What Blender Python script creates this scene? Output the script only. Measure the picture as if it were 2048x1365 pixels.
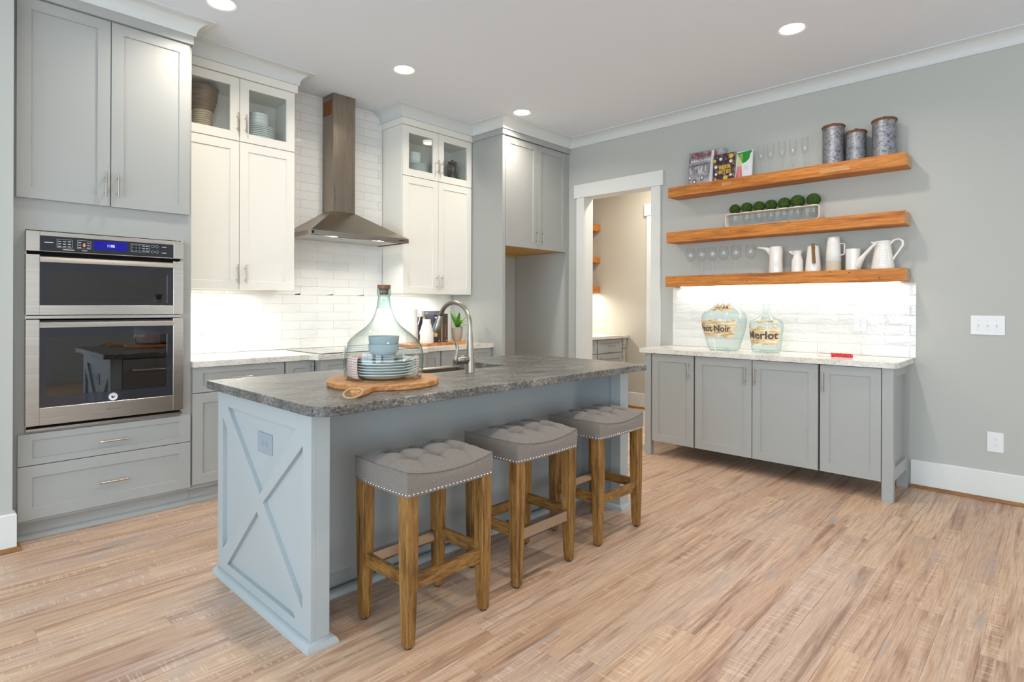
import bpy, bmesh, math, random
from mathutils import Vector, Matrix
random.seed(7)
PI = math.pi
for o in list(bpy.data.objects): bpy.data.objects.remove(o)
SC = bpy.context.scene
COL = SC.collection

# ------------------------------------------------------------------ camera
YAW, ROLL = 0.8094, 0.0033
cam_d = bpy.data.cameras.new('camera'); cam = bpy.data.objects.new('camera', cam_d); COL.objects.link(cam)
cam_d.sensor_width = 36; cam_d.lens = 1155.4/2048*36; cam_d.shift_y = -(682.5-613.85)/2048
cam_d.clip_start = 0.05
cam.matrix_world = (Matrix.Translation((0, 0, 1.28)) @ Matrix.Rotation(-YAW, 4, 'Z')
                    @ Matrix.Rotation(PI/2, 4, 'X') @ Matrix.Rotation(ROLL, 4, 'Z'))
SC.camera = cam
# ------------------------------------------------------------------ world, lights, exposure
W = bpy.data.worlds.new('sky'); SC.world = W; W.use_nodes = True
W.node_tree.nodes['Background'].inputs[0].default_value = (0.72, 0.86, 1.0, 1)
W.node_tree.nodes['Background'].inputs[1].default_value = 1.2
SC.view_settings.view_transform = 'Standard'; SC.view_settings.look = 'None'
SC.view_settings.gamma = 1; SC.view_settings.exposure = -0.2
SC.view_settings.use_curve_mapping = False

def area(name, loc, rot, sx, sy, power, col, spread=180, shape='RECTANGLE'):
    d = bpy.data.lights.new(name, 'AREA'); d.shape = shape; d.size = sx
    if shape == 'RECTANGLE': d.size_y = sy
    d.energy = power; d.color = col; d.spread = math.radians(spread)
    o = bpy.data.objects.new(name, d); o.location = loc; o.rotation_euler = rot; COL.objects.link(o); return o

WARM = (1.0, 0.90, 0.78); COOL = (0.70, 0.86, 1.0)
# daylight through the windows of the left wall and of the wall behind the camera
area('daylight_left_window', (-3.47, 1.4, 1.45), (0, -PI/2, 0), 2.2, 3.0, 165, COOL)
area('daylight_left_window', (-3.47, -2.2, 1.45), (0, -PI/2, 0), 2.2, 2.4, 120, COOL)
area('daylight_rear_window', (-1.0, -3.96, 1.45), (PI/2, 0, 0), 3.7, 2.2, 92, (0.86, 0.93, 1.0))
area('daylight_rear_window', (4.33, -3.96, 1.45), (PI/2, 0, 0), 1.0, 2.2, 40, (0.92, 0.96, 1.0))
DOWNLIGHTS = [(1.30, 3.65), (2.625, 3.65), (3.955, 3.65), (3.964, 1.276), (2.62, 1.276), (1.30, 1.276)]
for x, y in DOWNLIGHTS:
    area('downlight_beam', (x, y, 3.066), (0, 0, 0), 0.13, 0.13, 11.5, WARM, 150, 'DISK')

# ------------------------------------------------------------------ materials
MATS = {}
def lin(c):
    return tuple(((v/255)/12.92 if v/255 <= 0.04045 else ((v/255+0.055)/1.055)**2.4) for v in c) + (1,)
def newmat(name):
    m = bpy.data.materials.new(name); m.use_nodes = True; MATS[name] = m
    nt = m.node_tree; b = nt.nodes['Principled BSDF']; return m, nt, b
def N(nt, kind, **kw):
    n = nt.nodes.new(kind)
    for k, v in kw.items():
        if k.startswith('_'): n.inputs[k[1:].replace('_', ' ')].default_value = v
        else: setattr(n, k, v)
    return n
def paint(name, rgb, rough=0.45, metal=0, bump=0.0, bscale=400, coat=0, emit=None, es=1, spec=None):
    m, nt, b = newmat(name)
    b.inputs['Base Color'].default_value = lin(rgb); b.inputs['Roughness'].default_value = rough
    b.inputs['Metallic'].default_value = metal; b.inputs['Coat Weight'].default_value = coat
    if spec is not None: b.inputs['Specular IOR Level'].default_value = spec
    if bump:
        g = N(nt, 'ShaderNodeNewGeometry'); n = N(nt, 'ShaderNodeTexNoise', _Scale=bscale, _Detail=2)
        nt.links.new(g.outputs['Position'], n.inputs['Vector'])
        bp = N(nt, 'ShaderNodeBump', _Strength=bump, _Distance=0.002)
        nt.links.new(n.outputs['Fac'], bp.inputs['Height']); nt.links.new(bp.outputs['Normal'], b.inputs['Normal'])
    if emit:
        b.inputs['Emission Color'].default_value = lin(emit); b.inputs['Emission Strength'].default_value = es
    return m
def ramp(nt, pts):
    r = N(nt, 'ShaderNodeValToRGB'); e = r.color_ramp.elements
    e[0].position, e[0].color = pts[0][0], lin(pts[0][1]); e[1].position, e[1].color = pts[-1][0], lin(pts[-1][1])
    for p, c in pts[1:-1]:
        x = e.new(p); x.color = lin(c)
    return r
def posvec(nt, scale=(1, 1, 1), rnd=0.0):
    g = N(nt, 'ShaderNodeNewGeometry'); v = g.outputs['Position']
    if rnd:
        oi = N(nt, 'ShaderNodeObjectInfo'); ml = N(nt, 'ShaderNodeMath', operation='MULTIPLY'); ml.inputs[1].default_value = rnd
        nt.links.new(oi.outputs['Random'], ml.inputs[0])
        cb = N(nt, 'ShaderNodeCombineXYZ'); nt.links.new(ml.outputs[0], cb.inputs[0]); nt.links.new(ml.outputs[0], cb.inputs[1]); nt.links.new(ml.outputs[0], cb.inputs[2])
        ad = N(nt, 'ShaderNodeVectorMath', operation='ADD'); nt.links.new(v, ad.inputs[0]); nt.links.new(cb.outputs[0], ad.inputs[1]); v = ad.outputs[0]
    mp = N(nt, 'ShaderNodeMapping'); mp.inputs['Scale'].default_value = scale
    nt.links.new(v, mp.inputs['Vector']); return mp.outputs[0]
def mixc(nt, fac, a, b, mode='MIX'):
    m = N(nt, 'ShaderNodeMix', data_type='RGBA', blend_type=mode)
    for s, v in ((m.inputs[0], fac), (m.inputs[6], a), (m.inputs[7], b)):
        if hasattr(v, 'is_output'): nt.links.new(v, s)
        else: s.default_value = v
    return m.outputs[2]
def wood(name, pts, scale, rough=0.5, bump=0.25, nail=False, rnd=3.0, varied=0.0, fine=1.0):
    """grain runs along the axis with the smallest scale"""
    m, nt, b = newmat(name)
    v = posvec(nt, scale, rnd)
    n = N(nt, 'ShaderNodeTexNoise', _Scale=1.0, _Detail=6, _Roughness=0.62, _Distortion=0.6); nt.links.new(v, n.inputs['Vector'])
    r = ramp(nt, pts); nt.links.new(n.outputs['Fac'], r.inputs[0]); col = r.outputs[0]
    v2 = posvec(nt, tuple(s*4*fine for s in scale), rnd)
    n2 = N(nt, 'ShaderNodeTexNoise', _Scale=1.0, _Detail=4, _Roughness=0.7); nt.links.new(v2, n2.inputs['Vector'])
    r2 = ramp(nt, [(0.35, (150, 140, 130)), (0.6, (255, 255, 255))]); nt.links.new(n2.outputs['Fac'], r2.inputs[0])
    col = mixc(nt, 0.55, col, r2.outputs[0], 'MULTIPLY')
    if nail:
        vo = N(nt, 'ShaderNodeTexVoronoi', _Scale=9.0); nt.links.new(posvec(nt, (1, 1, 1.6)), vo.inputs['Vector'])
        rr = ramp(nt, [(0.04, (40, 22, 12)), (0.075, (255, 255, 255))]); nt.links.new(vo.outputs['Distance'], rr.inputs[0])
        col = mixc(nt, 0.85, col, rr.outputs[0], 'MULTIPLY')
    nt.links.new(col, b.inputs['Base Color']); b.inputs['Roughness'].default_value = rough
    bp = N(nt, 'ShaderNodeBump', _Strength=bump, _Distance=0.003)
    nt.links.new(n2.outputs['Fac'], bp.inputs['Height']); nt.links.new(bp.outputs['Normal'], b.inputs['Normal'])
    return m
paint('wall_paint', (187, 189, 183), 0.75, bump=0.05)
paint('pantry_paint', (198, 192, 178), 0.75)
paint('hall_paint', (190, 205, 225), 0.75)
paint('ceiling_paint', (228, 235, 243), 0.85)
paint('trim_white', (226, 228, 224), 0.4)
paint('crown_white', (214, 218, 217), 0.45)
paint('grey_cabinet', (168, 170, 167), 0.38)
paint('grey_cabinet_dark', (120, 124, 124), 0.5)
paint('island_grey', (174, 181, 182), 0.42)
paint('white_cabinet', (234, 232, 223), 0.38)
paint('gap_shade', (58, 52, 46), 0.8)  # shade between the buffet doors, put into a colour
paint('black', (14, 14, 15), 0.35)
paint('rubber', (22, 20, 19), 0.7)
paint('plastic_white', (232, 234, 234), 0.35)
paint('outlet_grey', (152, 162, 170), 0.35)
paint('slot_dark', (50, 50, 52), 0.6)
paint('grout', (222, 222, 217), 0.9)
paint('nickel', (186, 178, 166), 0.27, 1)
paint('chrome', (205, 205, 205), 0.12, 1)
paint('faucet_metal', (168, 161, 150), 0.33, 1)
paint('sink_steel', (170, 160, 142), 0.34, 1)
paint('bowl_grey', (168, 181, 188), 0.18, coat=0.4)
paint('plate_blue', (186, 203, 205), 0.15, coat=0.5)
paint('plate_white', (222, 228, 226), 0.15, coat=0.4)
paint('stone_plate', (140, 140, 136), 0.3)
paint('ceramic_white', (236, 232, 226), 0.16, coat=0.5)
paint('ceramic_matte', (232, 230, 226), 0.45)
paint('ceramic_beige', (206, 194, 170), 0.6)
paint('holder_white', (224, 218, 208), 0.5)
paint('brass_wood', (122, 84, 30), 0.45)
paint('rust', (118, 62, 30), 0.7, bump=0.6, bscale=120)
paint('rope', (190, 160, 112), 0.9, bump=0.8, bscale=500)
paint('red_gloss', (214, 16, 22), 0.25, coat=0.5)
paint('concrete', (176, 164, 146), 0.85, bump=0.5, bscale=200)
paint('soil', (50, 38, 28), 0.9)
paint('spine_grey', (112, 116, 126), 0.5)
paint('spine_navy', (52, 56, 74), 0.5)
paint('spine_brown', (74, 66, 56), 0.55)
paint('seam_thread', (92, 87, 82), 0.9)
paint('copper_print', (214, 150, 104), 0.5)
paint('paper', (232, 228, 214), 0.8)
paint('label_yellow', (226, 190, 110), 0.6)
paint('print_white', (226, 228, 230), 0.5)
paint('print_red', (150, 30, 24), 0.5)
paint('print_yellow', (226, 186, 50), 0.5)
paint('print_dark', (66, 60, 68), 0.5)
paint('print_green', (36, 140, 50), 0.5)
paint('print_lime', (198, 206, 90), 0.5)
paint('print_pink', (214, 78, 84), 0.5)
paint('print_brown', (118, 88, 66), 0.5)
paint('print_tan', (196, 150, 100), 0.5)
paint('print_blue', (40, 46, 96), 0.5)
paint('print_grey', (150, 150, 158), 0.5)
paint('stencil_ink', (86, 80, 72), 0.7)
paint('lens_glow', (255, 250, 240), 0.5, emit=(255, 246, 232), es=9)
paint('led_glow', (255, 255, 255), 0.5, emit=(255, 252, 246), es=9)
paint('display_blue', (6, 6, 70), 0.2, emit=(20, 16, 190), es=0.6)
paint('digit_glow', (220, 230, 255), 0.3, emit=(205, 215, 255), es=1.6)
paint('raw_maple', (206, 164, 84), 0.6)
paint('oven_dark', (44, 45, 54), 0.08, coat=0.8)
paint('panel_black', (40, 44, 50), 0.12, coat=0.5)
paint('oven_cavity', (110, 98, 90), 0.5)
paint('cooktop_glass', (70, 72, 74), 0.04, coat=0.8)
paint('stone_far', (90, 90, 84), 0.8)

# brushed steel
def steel(name, rgb, scale, rough=0.26):
    m, nt, b = newmat(name); b.inputs['Metallic'].default_value = 1
    n = N(nt, 'ShaderNodeTexNoise', _Scale=1.0, _Detail=3); nt.links.new(posvec(nt, scale), n.inputs['Vector'])
    c = tuple(int(v*0.9) for v in rgb)
    r = ramp(nt, [(0.35, c), (0.65, rgb)]); nt.links.new(n.outputs['Fac'], r.inputs[0]); nt.links.new(r.outputs[0], b.inputs['Base Color'])
    mr = N(nt, 'ShaderNodeMapRange'); mr.inputs[3].default_value = rough-0.05; mr.inputs[4].default_value = rough+0.07
    nt.links.new(n.outputs['Fac'], mr.inputs[0]); nt.links.new(mr.outputs[0], b.inputs['Roughness'])
    b.inputs['Anisotropic'].default_value = 0.4
    return m
steel('oven_steel', (190, 183, 174), (3, 3, 500), 0.3)
steel('hood_steel', (160, 148, 134), (300, 300, 4), 0.28)
steel('hood_band', (176, 168, 160), (3, 3, 500), 0.25)
steel('filter_steel', (205, 205, 200), (200, 4, 4), 0.45)

# stone tops
def stone(name, pts, scale, rough, bump, veins=None):
    m, nt, b = newmat(name)
    v = posvec(nt, scale)
    n = N(nt, 'ShaderNodeTexNoise', _Scale=95.0, _Detail=5, _Roughness=0.75, _Distortion=0.4); nt.links.new(v, n.inputs['Vector'])
    n2 = N(nt, 'ShaderNodeTexNoise', _Scale=9.0, _Detail=3, _Roughness=0.6); nt.links.new(v, n2.inputs['Vector'])
    ad = N(nt, 'ShaderNodeMath', operation='MULTIPLY_ADD'); ad.inputs[1].default_value = 0.7; nt.links.new(n.outputs['Fac'], ad.inputs[0])
    ml = N(nt, 'ShaderNodeMath', operation='MULTIPLY'); ml.inputs[1].default_value = 0.3; nt.links.new(n2.outputs['Fac'], ml.inputs[0]); nt.links.new(ml.outputs[0], ad.inputs[2])
    r = ramp(nt, pts); nt.links.new(ad.outputs[0], r.inputs[0]); nt.links.new(r.outputs[0], b.inputs['Base Color'])
    b.inputs['Roughness'].default_value = rough
    bp = N(nt, 'ShaderNodeBump', _Strength=bump, _Distance=0.004); nt.links.new(n.outputs['Fac'], bp.inputs['Height']); nt.links.new(bp.outputs['Normal'], b.inputs['Normal'])
    return m
stone('island_granite', [(0.36, (40, 40, 40)), (0.45, (84, 83, 80)), (0.53, (112, 110, 105)), (0.64, (164, 161, 152))], (0.7, 1.2, 1), 0.24, 0.55)
stone('light_granite', [(0.33, (120, 112, 104)), (0.40, (198, 192, 180)), (0.52, (226, 222, 212)), (0.66, (238, 236, 228))], (0.5, 0.8, 1), 0.18, 0.12)

# glossy hand-made tile
m, nt, b = newmat('tile_glaze'); b.inputs['Roughness'].default_value = 0.07; b.inputs['Coat Weight'].default_value = 0.3
oi = N(nt, 'ShaderNodeObjectInfo'); r = ramp(nt, [(0, (228, 228, 224)), (1, (234, 234, 230))]); nt.links.new(oi.outputs['Random'], r.inputs[0]); nt.links.new(r.outputs[0], b.inputs['Base Color'])
n = N(nt, 'ShaderNodeTexNoise', _Scale=1.0, _Detail=2, _Distortion=0.8); nt.links.new(posvec(nt, (16, 16, 30), 5), n.inputs['Vector'])
bp = N(nt, 'ShaderNodeBump', _Strength=0.55, _Distance=0.006); nt.links.new(n.outputs['Fac'], bp.inputs['Height']); nt.links.new(bp.outputs['Normal'], b.inputs['Normal'])

# floor planks: grain along X, per-plank tone, pale saw marks across
m, nt, b = newmat('floor_plank')
oi = N(nt, 'ShaderNodeObjectInfo')
tone = ramp(nt, [(0.0, (206, 174, 150)), (0.25, (216, 184, 156)), (0.5, (222, 192, 164)), (0.75, (210, 182, 163)), (1.0, (224, 195, 166))]); nt.links.new(oi.outputs['Random'], tone.inputs[0])
n1 = N(nt, 'ShaderNodeTexNoise', _Scale=1.0, _Detail=5, _Roughness=0.6, _Distortion=1.6); nt.links.new(posvec(nt, (0.9, 15, 1), 9), n1.inputs['Vector'])
g1 = ramp(nt, [(0.30, (176, 158, 150)), (0.42, (230, 218, 210)), (0.52, (255, 255, 255)), (0.62, (255, 250, 242)), (0.72, (226, 208, 194))]); nt.links.new(n1.outputs['Fac'], g1.inputs[0])
col = mixc(nt, 0.9, tone.outputs[0], g1.outputs[0], 'MULTIPLY')
n2 = N(nt, 'ShaderNodeTexNoise', _Scale=1.0, _Detail=4, _Roughness=0.7); nt.links.new(posvec(nt, (6, 150, 1), 4), n2.inputs['Vector'])
g2 = ramp(nt, [(0.35, (205, 196, 190)), (0.6, (255, 255, 255))]); nt.links.new(n2.outputs['Fac'], g2.inputs[0])
col = mixc(nt, 0.7, col, g2.outputs[0], 'MULTIPLY')
# greyish dark patches
n3 = N(nt, 'ShaderNodeTexNoise', _Scale=1.0, _Detail=3); nt.links.new(posvec(nt, (2.2, 9, 1), 7), n3.inputs['Vector'])
g3 = ramp(nt, [(0.62, (0, 0, 0)), (0.76, (255, 255, 255))]); nt.links.new(n3.outputs['Fac'], g3.inputs[0])
col = mixc(nt, g3.outputs[0], col, lin((172, 158, 150)))
# saw marks
w = N(nt, 'ShaderNodeTexNoise', _Scale=1.0, _Detail=1, _Roughness=0.4); nt.links.new(posvec(nt, (120, 7, 1), 3), w.inputs['Vector'])
gw = ramp(nt, [(0.55, (0, 0, 0)), (0.62, (255, 255, 255))]); nt.links.new(w.outputs['Fac'], gw.inputs[0])
bd = N(nt, 'ShaderNodeTexNoise', _Scale=1.0, _Detail=2); nt.links.new(posvec(nt, (0.9, 24, 1), 6), bd.inputs['Vector'])
gb = ramp(nt, [(0.50, (0, 0, 0)), (0.62, (185, 185, 185))]); nt.links.new(bd.outputs['Fac'], gb.inputs[0])
mk = N(nt, 'ShaderNodeMath', operation='MULTIPLY'); nt.links.new(gw.outputs[0], mk.inputs[0]); nt.links.new(gb.outputs[0], mk.inputs[1])
col = mixc(nt, mk.outputs[0], col, lin((232, 210, 184)))
nt.links.new(col, b.inputs['Base Color']); b.inputs['Roughness'].default_value = 0.42
bp = N(nt, 'ShaderNodeBump', _Strength=0.15, _Distance=0.002); nt.links.new(w.outputs['Fac'], bp.inputs['Height']); nt.links.new(bp.outputs['Normal'], b.inputs['Normal'])

wood('shelf_wood', [(0.3, (150, 84, 28)), (0.45, (200, 122, 44)), (0.6, (218, 142, 60)), (0.75, (176, 104, 40))], (16, 2.0, 34), 0.55, 0.3, nail=True)
wood('patch_wood', [(0.3, (196, 134, 72)), (0.7, (222, 164, 100))], (10, 2, 30), 0.55)
wood('end_grain', [(0.3, (196, 150, 100)), (0.7, (226, 190, 146))], (30, 30, 30), 0.6)
wood('stool_wood', [(0.3, (78, 52, 22)), (0.45, (134, 94, 44)), (0.6, (164, 122, 64)), (0.75, (112, 78, 36))], (40, 40, 4), 0.42, 0.2)
wood('stool_rail_wood', [(0.3, (82, 54, 24)), (0.45, (134, 94, 44)), (0.6, (164, 122, 64)), (0.75, (116, 80, 38))], (12, 12, 60), 0.42, 0.2)
wood('board_wood', [(0.3, (170, 104, 54)), (0.5, (210, 146, 86)), (0.7, (226, 168, 108))], (6, 26, 20), 0.45, 0.1)
wood('shoe_wood', [(0.3, (120, 78, 34)), (0.7, (176, 122, 62))], (3, 3, 80), 0.45)
wood('cork', [(0.3, (110, 74, 50)), (0.7, (150, 108, 78))], (60, 60, 60), 0.7)

# galvanised metal
m, nt, b = newmat('galvanised'); b.inputs['Metallic'].default_value = 0.75; b.inputs['Roughness'].default_value = 0.5
n = N(nt, 'ShaderNodeTexNoise', _Scale=42.0, _Detail=5, _Roughness=0.7, _Distortion=0.8); nt.links.new(posvec(nt), n.inputs['Vector'])
r = ramp(nt, [(0.36, (92, 92, 98)), (0.46, (140, 141, 147)), (0.6, (168, 169, 174)), (0.7, (132, 134, 142))]); nt.links.new(n.outputs['Fac'], r.inputs[0]); nt.links.new(r.outputs[0], b.inputs['Base Color'])
# seat fabric
m, nt, b = newmat('seat_fabric'); b.inputs['Roughness'].default_value = 0.85; b.inputs['Sheen Weight'].default_value = 0.25
n = N(nt, 'ShaderNodeTexNoise', _Scale=320.0, _Detail=3); nt.links.new(posvec(nt), n.inputs['Vector'])
r = ramp(nt, [(0.3, (108, 100, 93)), (0.7, (138, 129, 120))]); nt.links.new(n.outputs['Fac'], r.inputs[0]); nt.links.new(r.outputs[0], b.inputs['Base Color'])
bp = N(nt, 'ShaderNodeBump', _Strength=0.3, _Distance=0.001); nt.links.new(n.outputs['Fac'], bp.inputs['Height']); nt.links.new(bp.outputs['Normal'], b.inputs['Normal'])
# moss
m, nt, b = newmat('moss'); b.inputs['Roughness'].default_value = 0.95
n = N(nt, 'ShaderNodeTexNoise', _Scale=90.0, _Detail=5, _Roughness=0.8); nt.links.new(posvec(nt), n.inputs['Vector'])
r = ramp(nt, [(0.36, (14, 30, 6)), (0.5, (40, 78, 12)), (0.62, (84, 100, 24)), (0.7, (40, 104, 22))]); nt.links.new(n.outputs['Fac'], r.inputs[0]); nt.links.new(r.outputs[0], b.inputs['Base Color'])
bp = N(nt, 'ShaderNodeBump', _Strength=1.0, _Distance=0.006); nt.links.new(n.outputs['Fac'], bp.inputs['Height']); nt.links.new(bp.outputs['Normal'], b.inputs['Normal'])
# leaf
m, nt, b = newmat('leaf'); b.inputs['Roughness'].default_value = 0.35
n = N(nt, 'ShaderNodeTexNoise', _Scale=30.0, _Detail=2); nt.links.new(posvec(nt), n.inputs['Vector'])
r = ramp(nt, [(0.35, (50, 116, 24)), (0.65, (112, 166, 52))]); nt.links.new(n.outputs['Fac'], r.inputs[0]); nt.links.new(r.outputs[0], b.inputs['Base Color'])
# brown turned stoneware, ribbed
m, nt, b = newmat('vase_brown'); b.inputs['Roughness'].default_value = 0.5
n = N(nt, 'ShaderNodeTexNoise', _Scale=1.0, _Detail=4); nt.links.new(posvec(nt, (8, 8, 140)), n.inputs['Vector'])
r = ramp(nt, [(0.35, (92, 70, 46)), (0.65, (132, 106, 72))]); nt.links.new(n.outputs['Fac'], r.inputs[0]); nt.links.new(r.outputs[0], b.inputs['Base Color'])
paint('vase_ribs', (206, 190, 162), 0.6)
paint('jar_brown', (70, 54, 38), 0.12, coat=0.6)
# checked cloth: mapped on the local UV-like attribute stored as a colour-free world grid
m, nt, b = newmat('checked_cloth'); b.inputs['Roughness'].default_value = 0.9
uv = N(nt, 'ShaderNodeUVMap')
br = N(nt, 'ShaderNodeTexBrick', offset=0.0, _Scale=1.0, _Mortar_Size=0.10, _Mortar_Smooth=0.2, _Brick_Width=1.0, _Row_Height=1.0)
br.inputs['Color1'].default_value = lin((238, 226, 220)); br.inputs['Color2'].default_value = lin((236, 222, 214)); br.inputs['Mortar'].default_value = lin((196, 74, 66))
nt.links.new(uv.outputs[0], br.inputs['Vector']); nt.links.new(br.outputs['Color'], b.inputs['Base Color'])
# smeared label paint on the bottles
m, nt, b = newmat('label_smear'); b.inputs['Roughness'].default_value = 0.6
n = N(nt, 'ShaderNodeTexNoise', _Scale=1.0, _Detail=4, _Distortion=0.5); nt.links.new(posvec(nt, (14, 14, 70)), n.inputs['Vector'])
r = ramp(nt, [(0.36, (198, 156, 98)), (0.48, (222, 198, 154)), (0.62, (240, 228, 204))]); nt.links.new(n.outputs['Fac'], r.inputs[0]); nt.links.new(r.outputs[0], b.inputs['Base Color'])
# photo-like cover prints
def cover(name, pts, sc, seedv):
    m, nt, b = newmat(name); b.inputs['Roughness'].default_value = 0.3
    vo = N(nt, 'ShaderNodeTexVoronoi', _Scale=sc); nt.links.new(posvec(nt), vo.inputs['Vector'])
    n = N(nt, 'ShaderNodeTexNoise', _Scale=sc*1.3, _Detail=5); nt.links.new(posvec(nt), n.inputs['Vector'])
    r = ramp(nt, pts); nt.links.new(n.outputs['Fac'], r.inputs[0])
    r2 = ramp(nt, [(0.2, (255, 255, 255)), (0.7, (120, 110, 110))]); nt.links.new(vo.outputs['Distance'], r2.inputs[0])
    nt.links.new(mixc(nt, 0.6, r.outputs[0], r2.outputs[0], 'MULTIPLY'), b.inputs['Base Color'])
cover('cover_kitchen', [(0.35, (150, 132, 130)), (0.45, (178, 172, 178)), (0.55, (206, 206, 214)), (0.7, (160, 140, 132))], 12, 1)
cover('cover_food', [(0.3, (48, 38, 44)), (0.5, (84, 74, 86)), (0.6, (140, 104, 76)), (0.7, (200, 180, 160))], 26, 2)

# thin glass: mirror-like at grazing angles, otherwise tinted see-through
def thinglass(name, tint, edge, refl=1.0, rough=0.02, base=0.04, power=3.0):
    m = bpy.data.materials.new(name); m.use_nodes = True; MATS[name] = m; nt = m.node_tree
    nt.nodes.remove(nt.nodes['Principled BSDF']); out = nt.nodes['Material Output']
    lw = N(nt, 'ShaderNodeLayerWeight', _Blend=0.5)
    tr = N(nt, 'ShaderNodeBsdfTransparent'); gl = N(nt, 'ShaderNodeBsdfGlossy', _Roughness=rough)
    pw = N(nt, 'ShaderNodeMath', operation='POWER'); pw.inputs[1].default_value = power; nt.links.new(lw.outputs['Facing'], pw.inputs[0])
    c = mixc(nt, pw.outputs[0], lin(tint), lin(edge)); nt.links.new(c, tr.inputs['Color'])
    p5 = N(nt, 'ShaderNodeMath', operation='POWER'); p5.inputs[1].default_value = 5.0; nt.links.new(lw.outputs['Facing'], p5.inputs[0])
    ml = N(nt, 'ShaderNodeMath', operation='MULTIPLY_ADD', use_clamp=True); ml.inputs[1].default_value = 0.75*refl; ml.inputs[2].default_value = base*refl; nt.links.new(p5.outputs[0], ml.inputs[0])
    mx = N(nt, 'ShaderNodeMixShader'); nt.links.new(ml.outputs[0], mx.inputs[0]); nt.links.new(tr.outputs[0], mx.inputs[1]); nt.links.new(gl.outputs[0], mx.inputs[2])
    nt.links.new(mx.outputs[0], out.inputs[0]); return m
thinglass('clear_glass', (252, 253, 253), (200, 208, 210), 1.5, power=5)
thinglass('cabinet_glass', (252, 254, 254), (236, 242, 242), 1.2)
thinglass('bottle_glass', (246, 252, 251), (110, 150, 150), 1.6, 0.03, power=3.2)
thinglass('neck_glass', (224, 240, 238), (126, 168, 168), 1.6, 0.03, power=2)
thinglass('green_glass', (245, 251, 251), (176, 210, 212), 1.3, 0.03, power=4)
thinglass('oven_glass', (150, 146, 160), (110, 108, 124), 1.0, 0.02, base=0.17)

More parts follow.
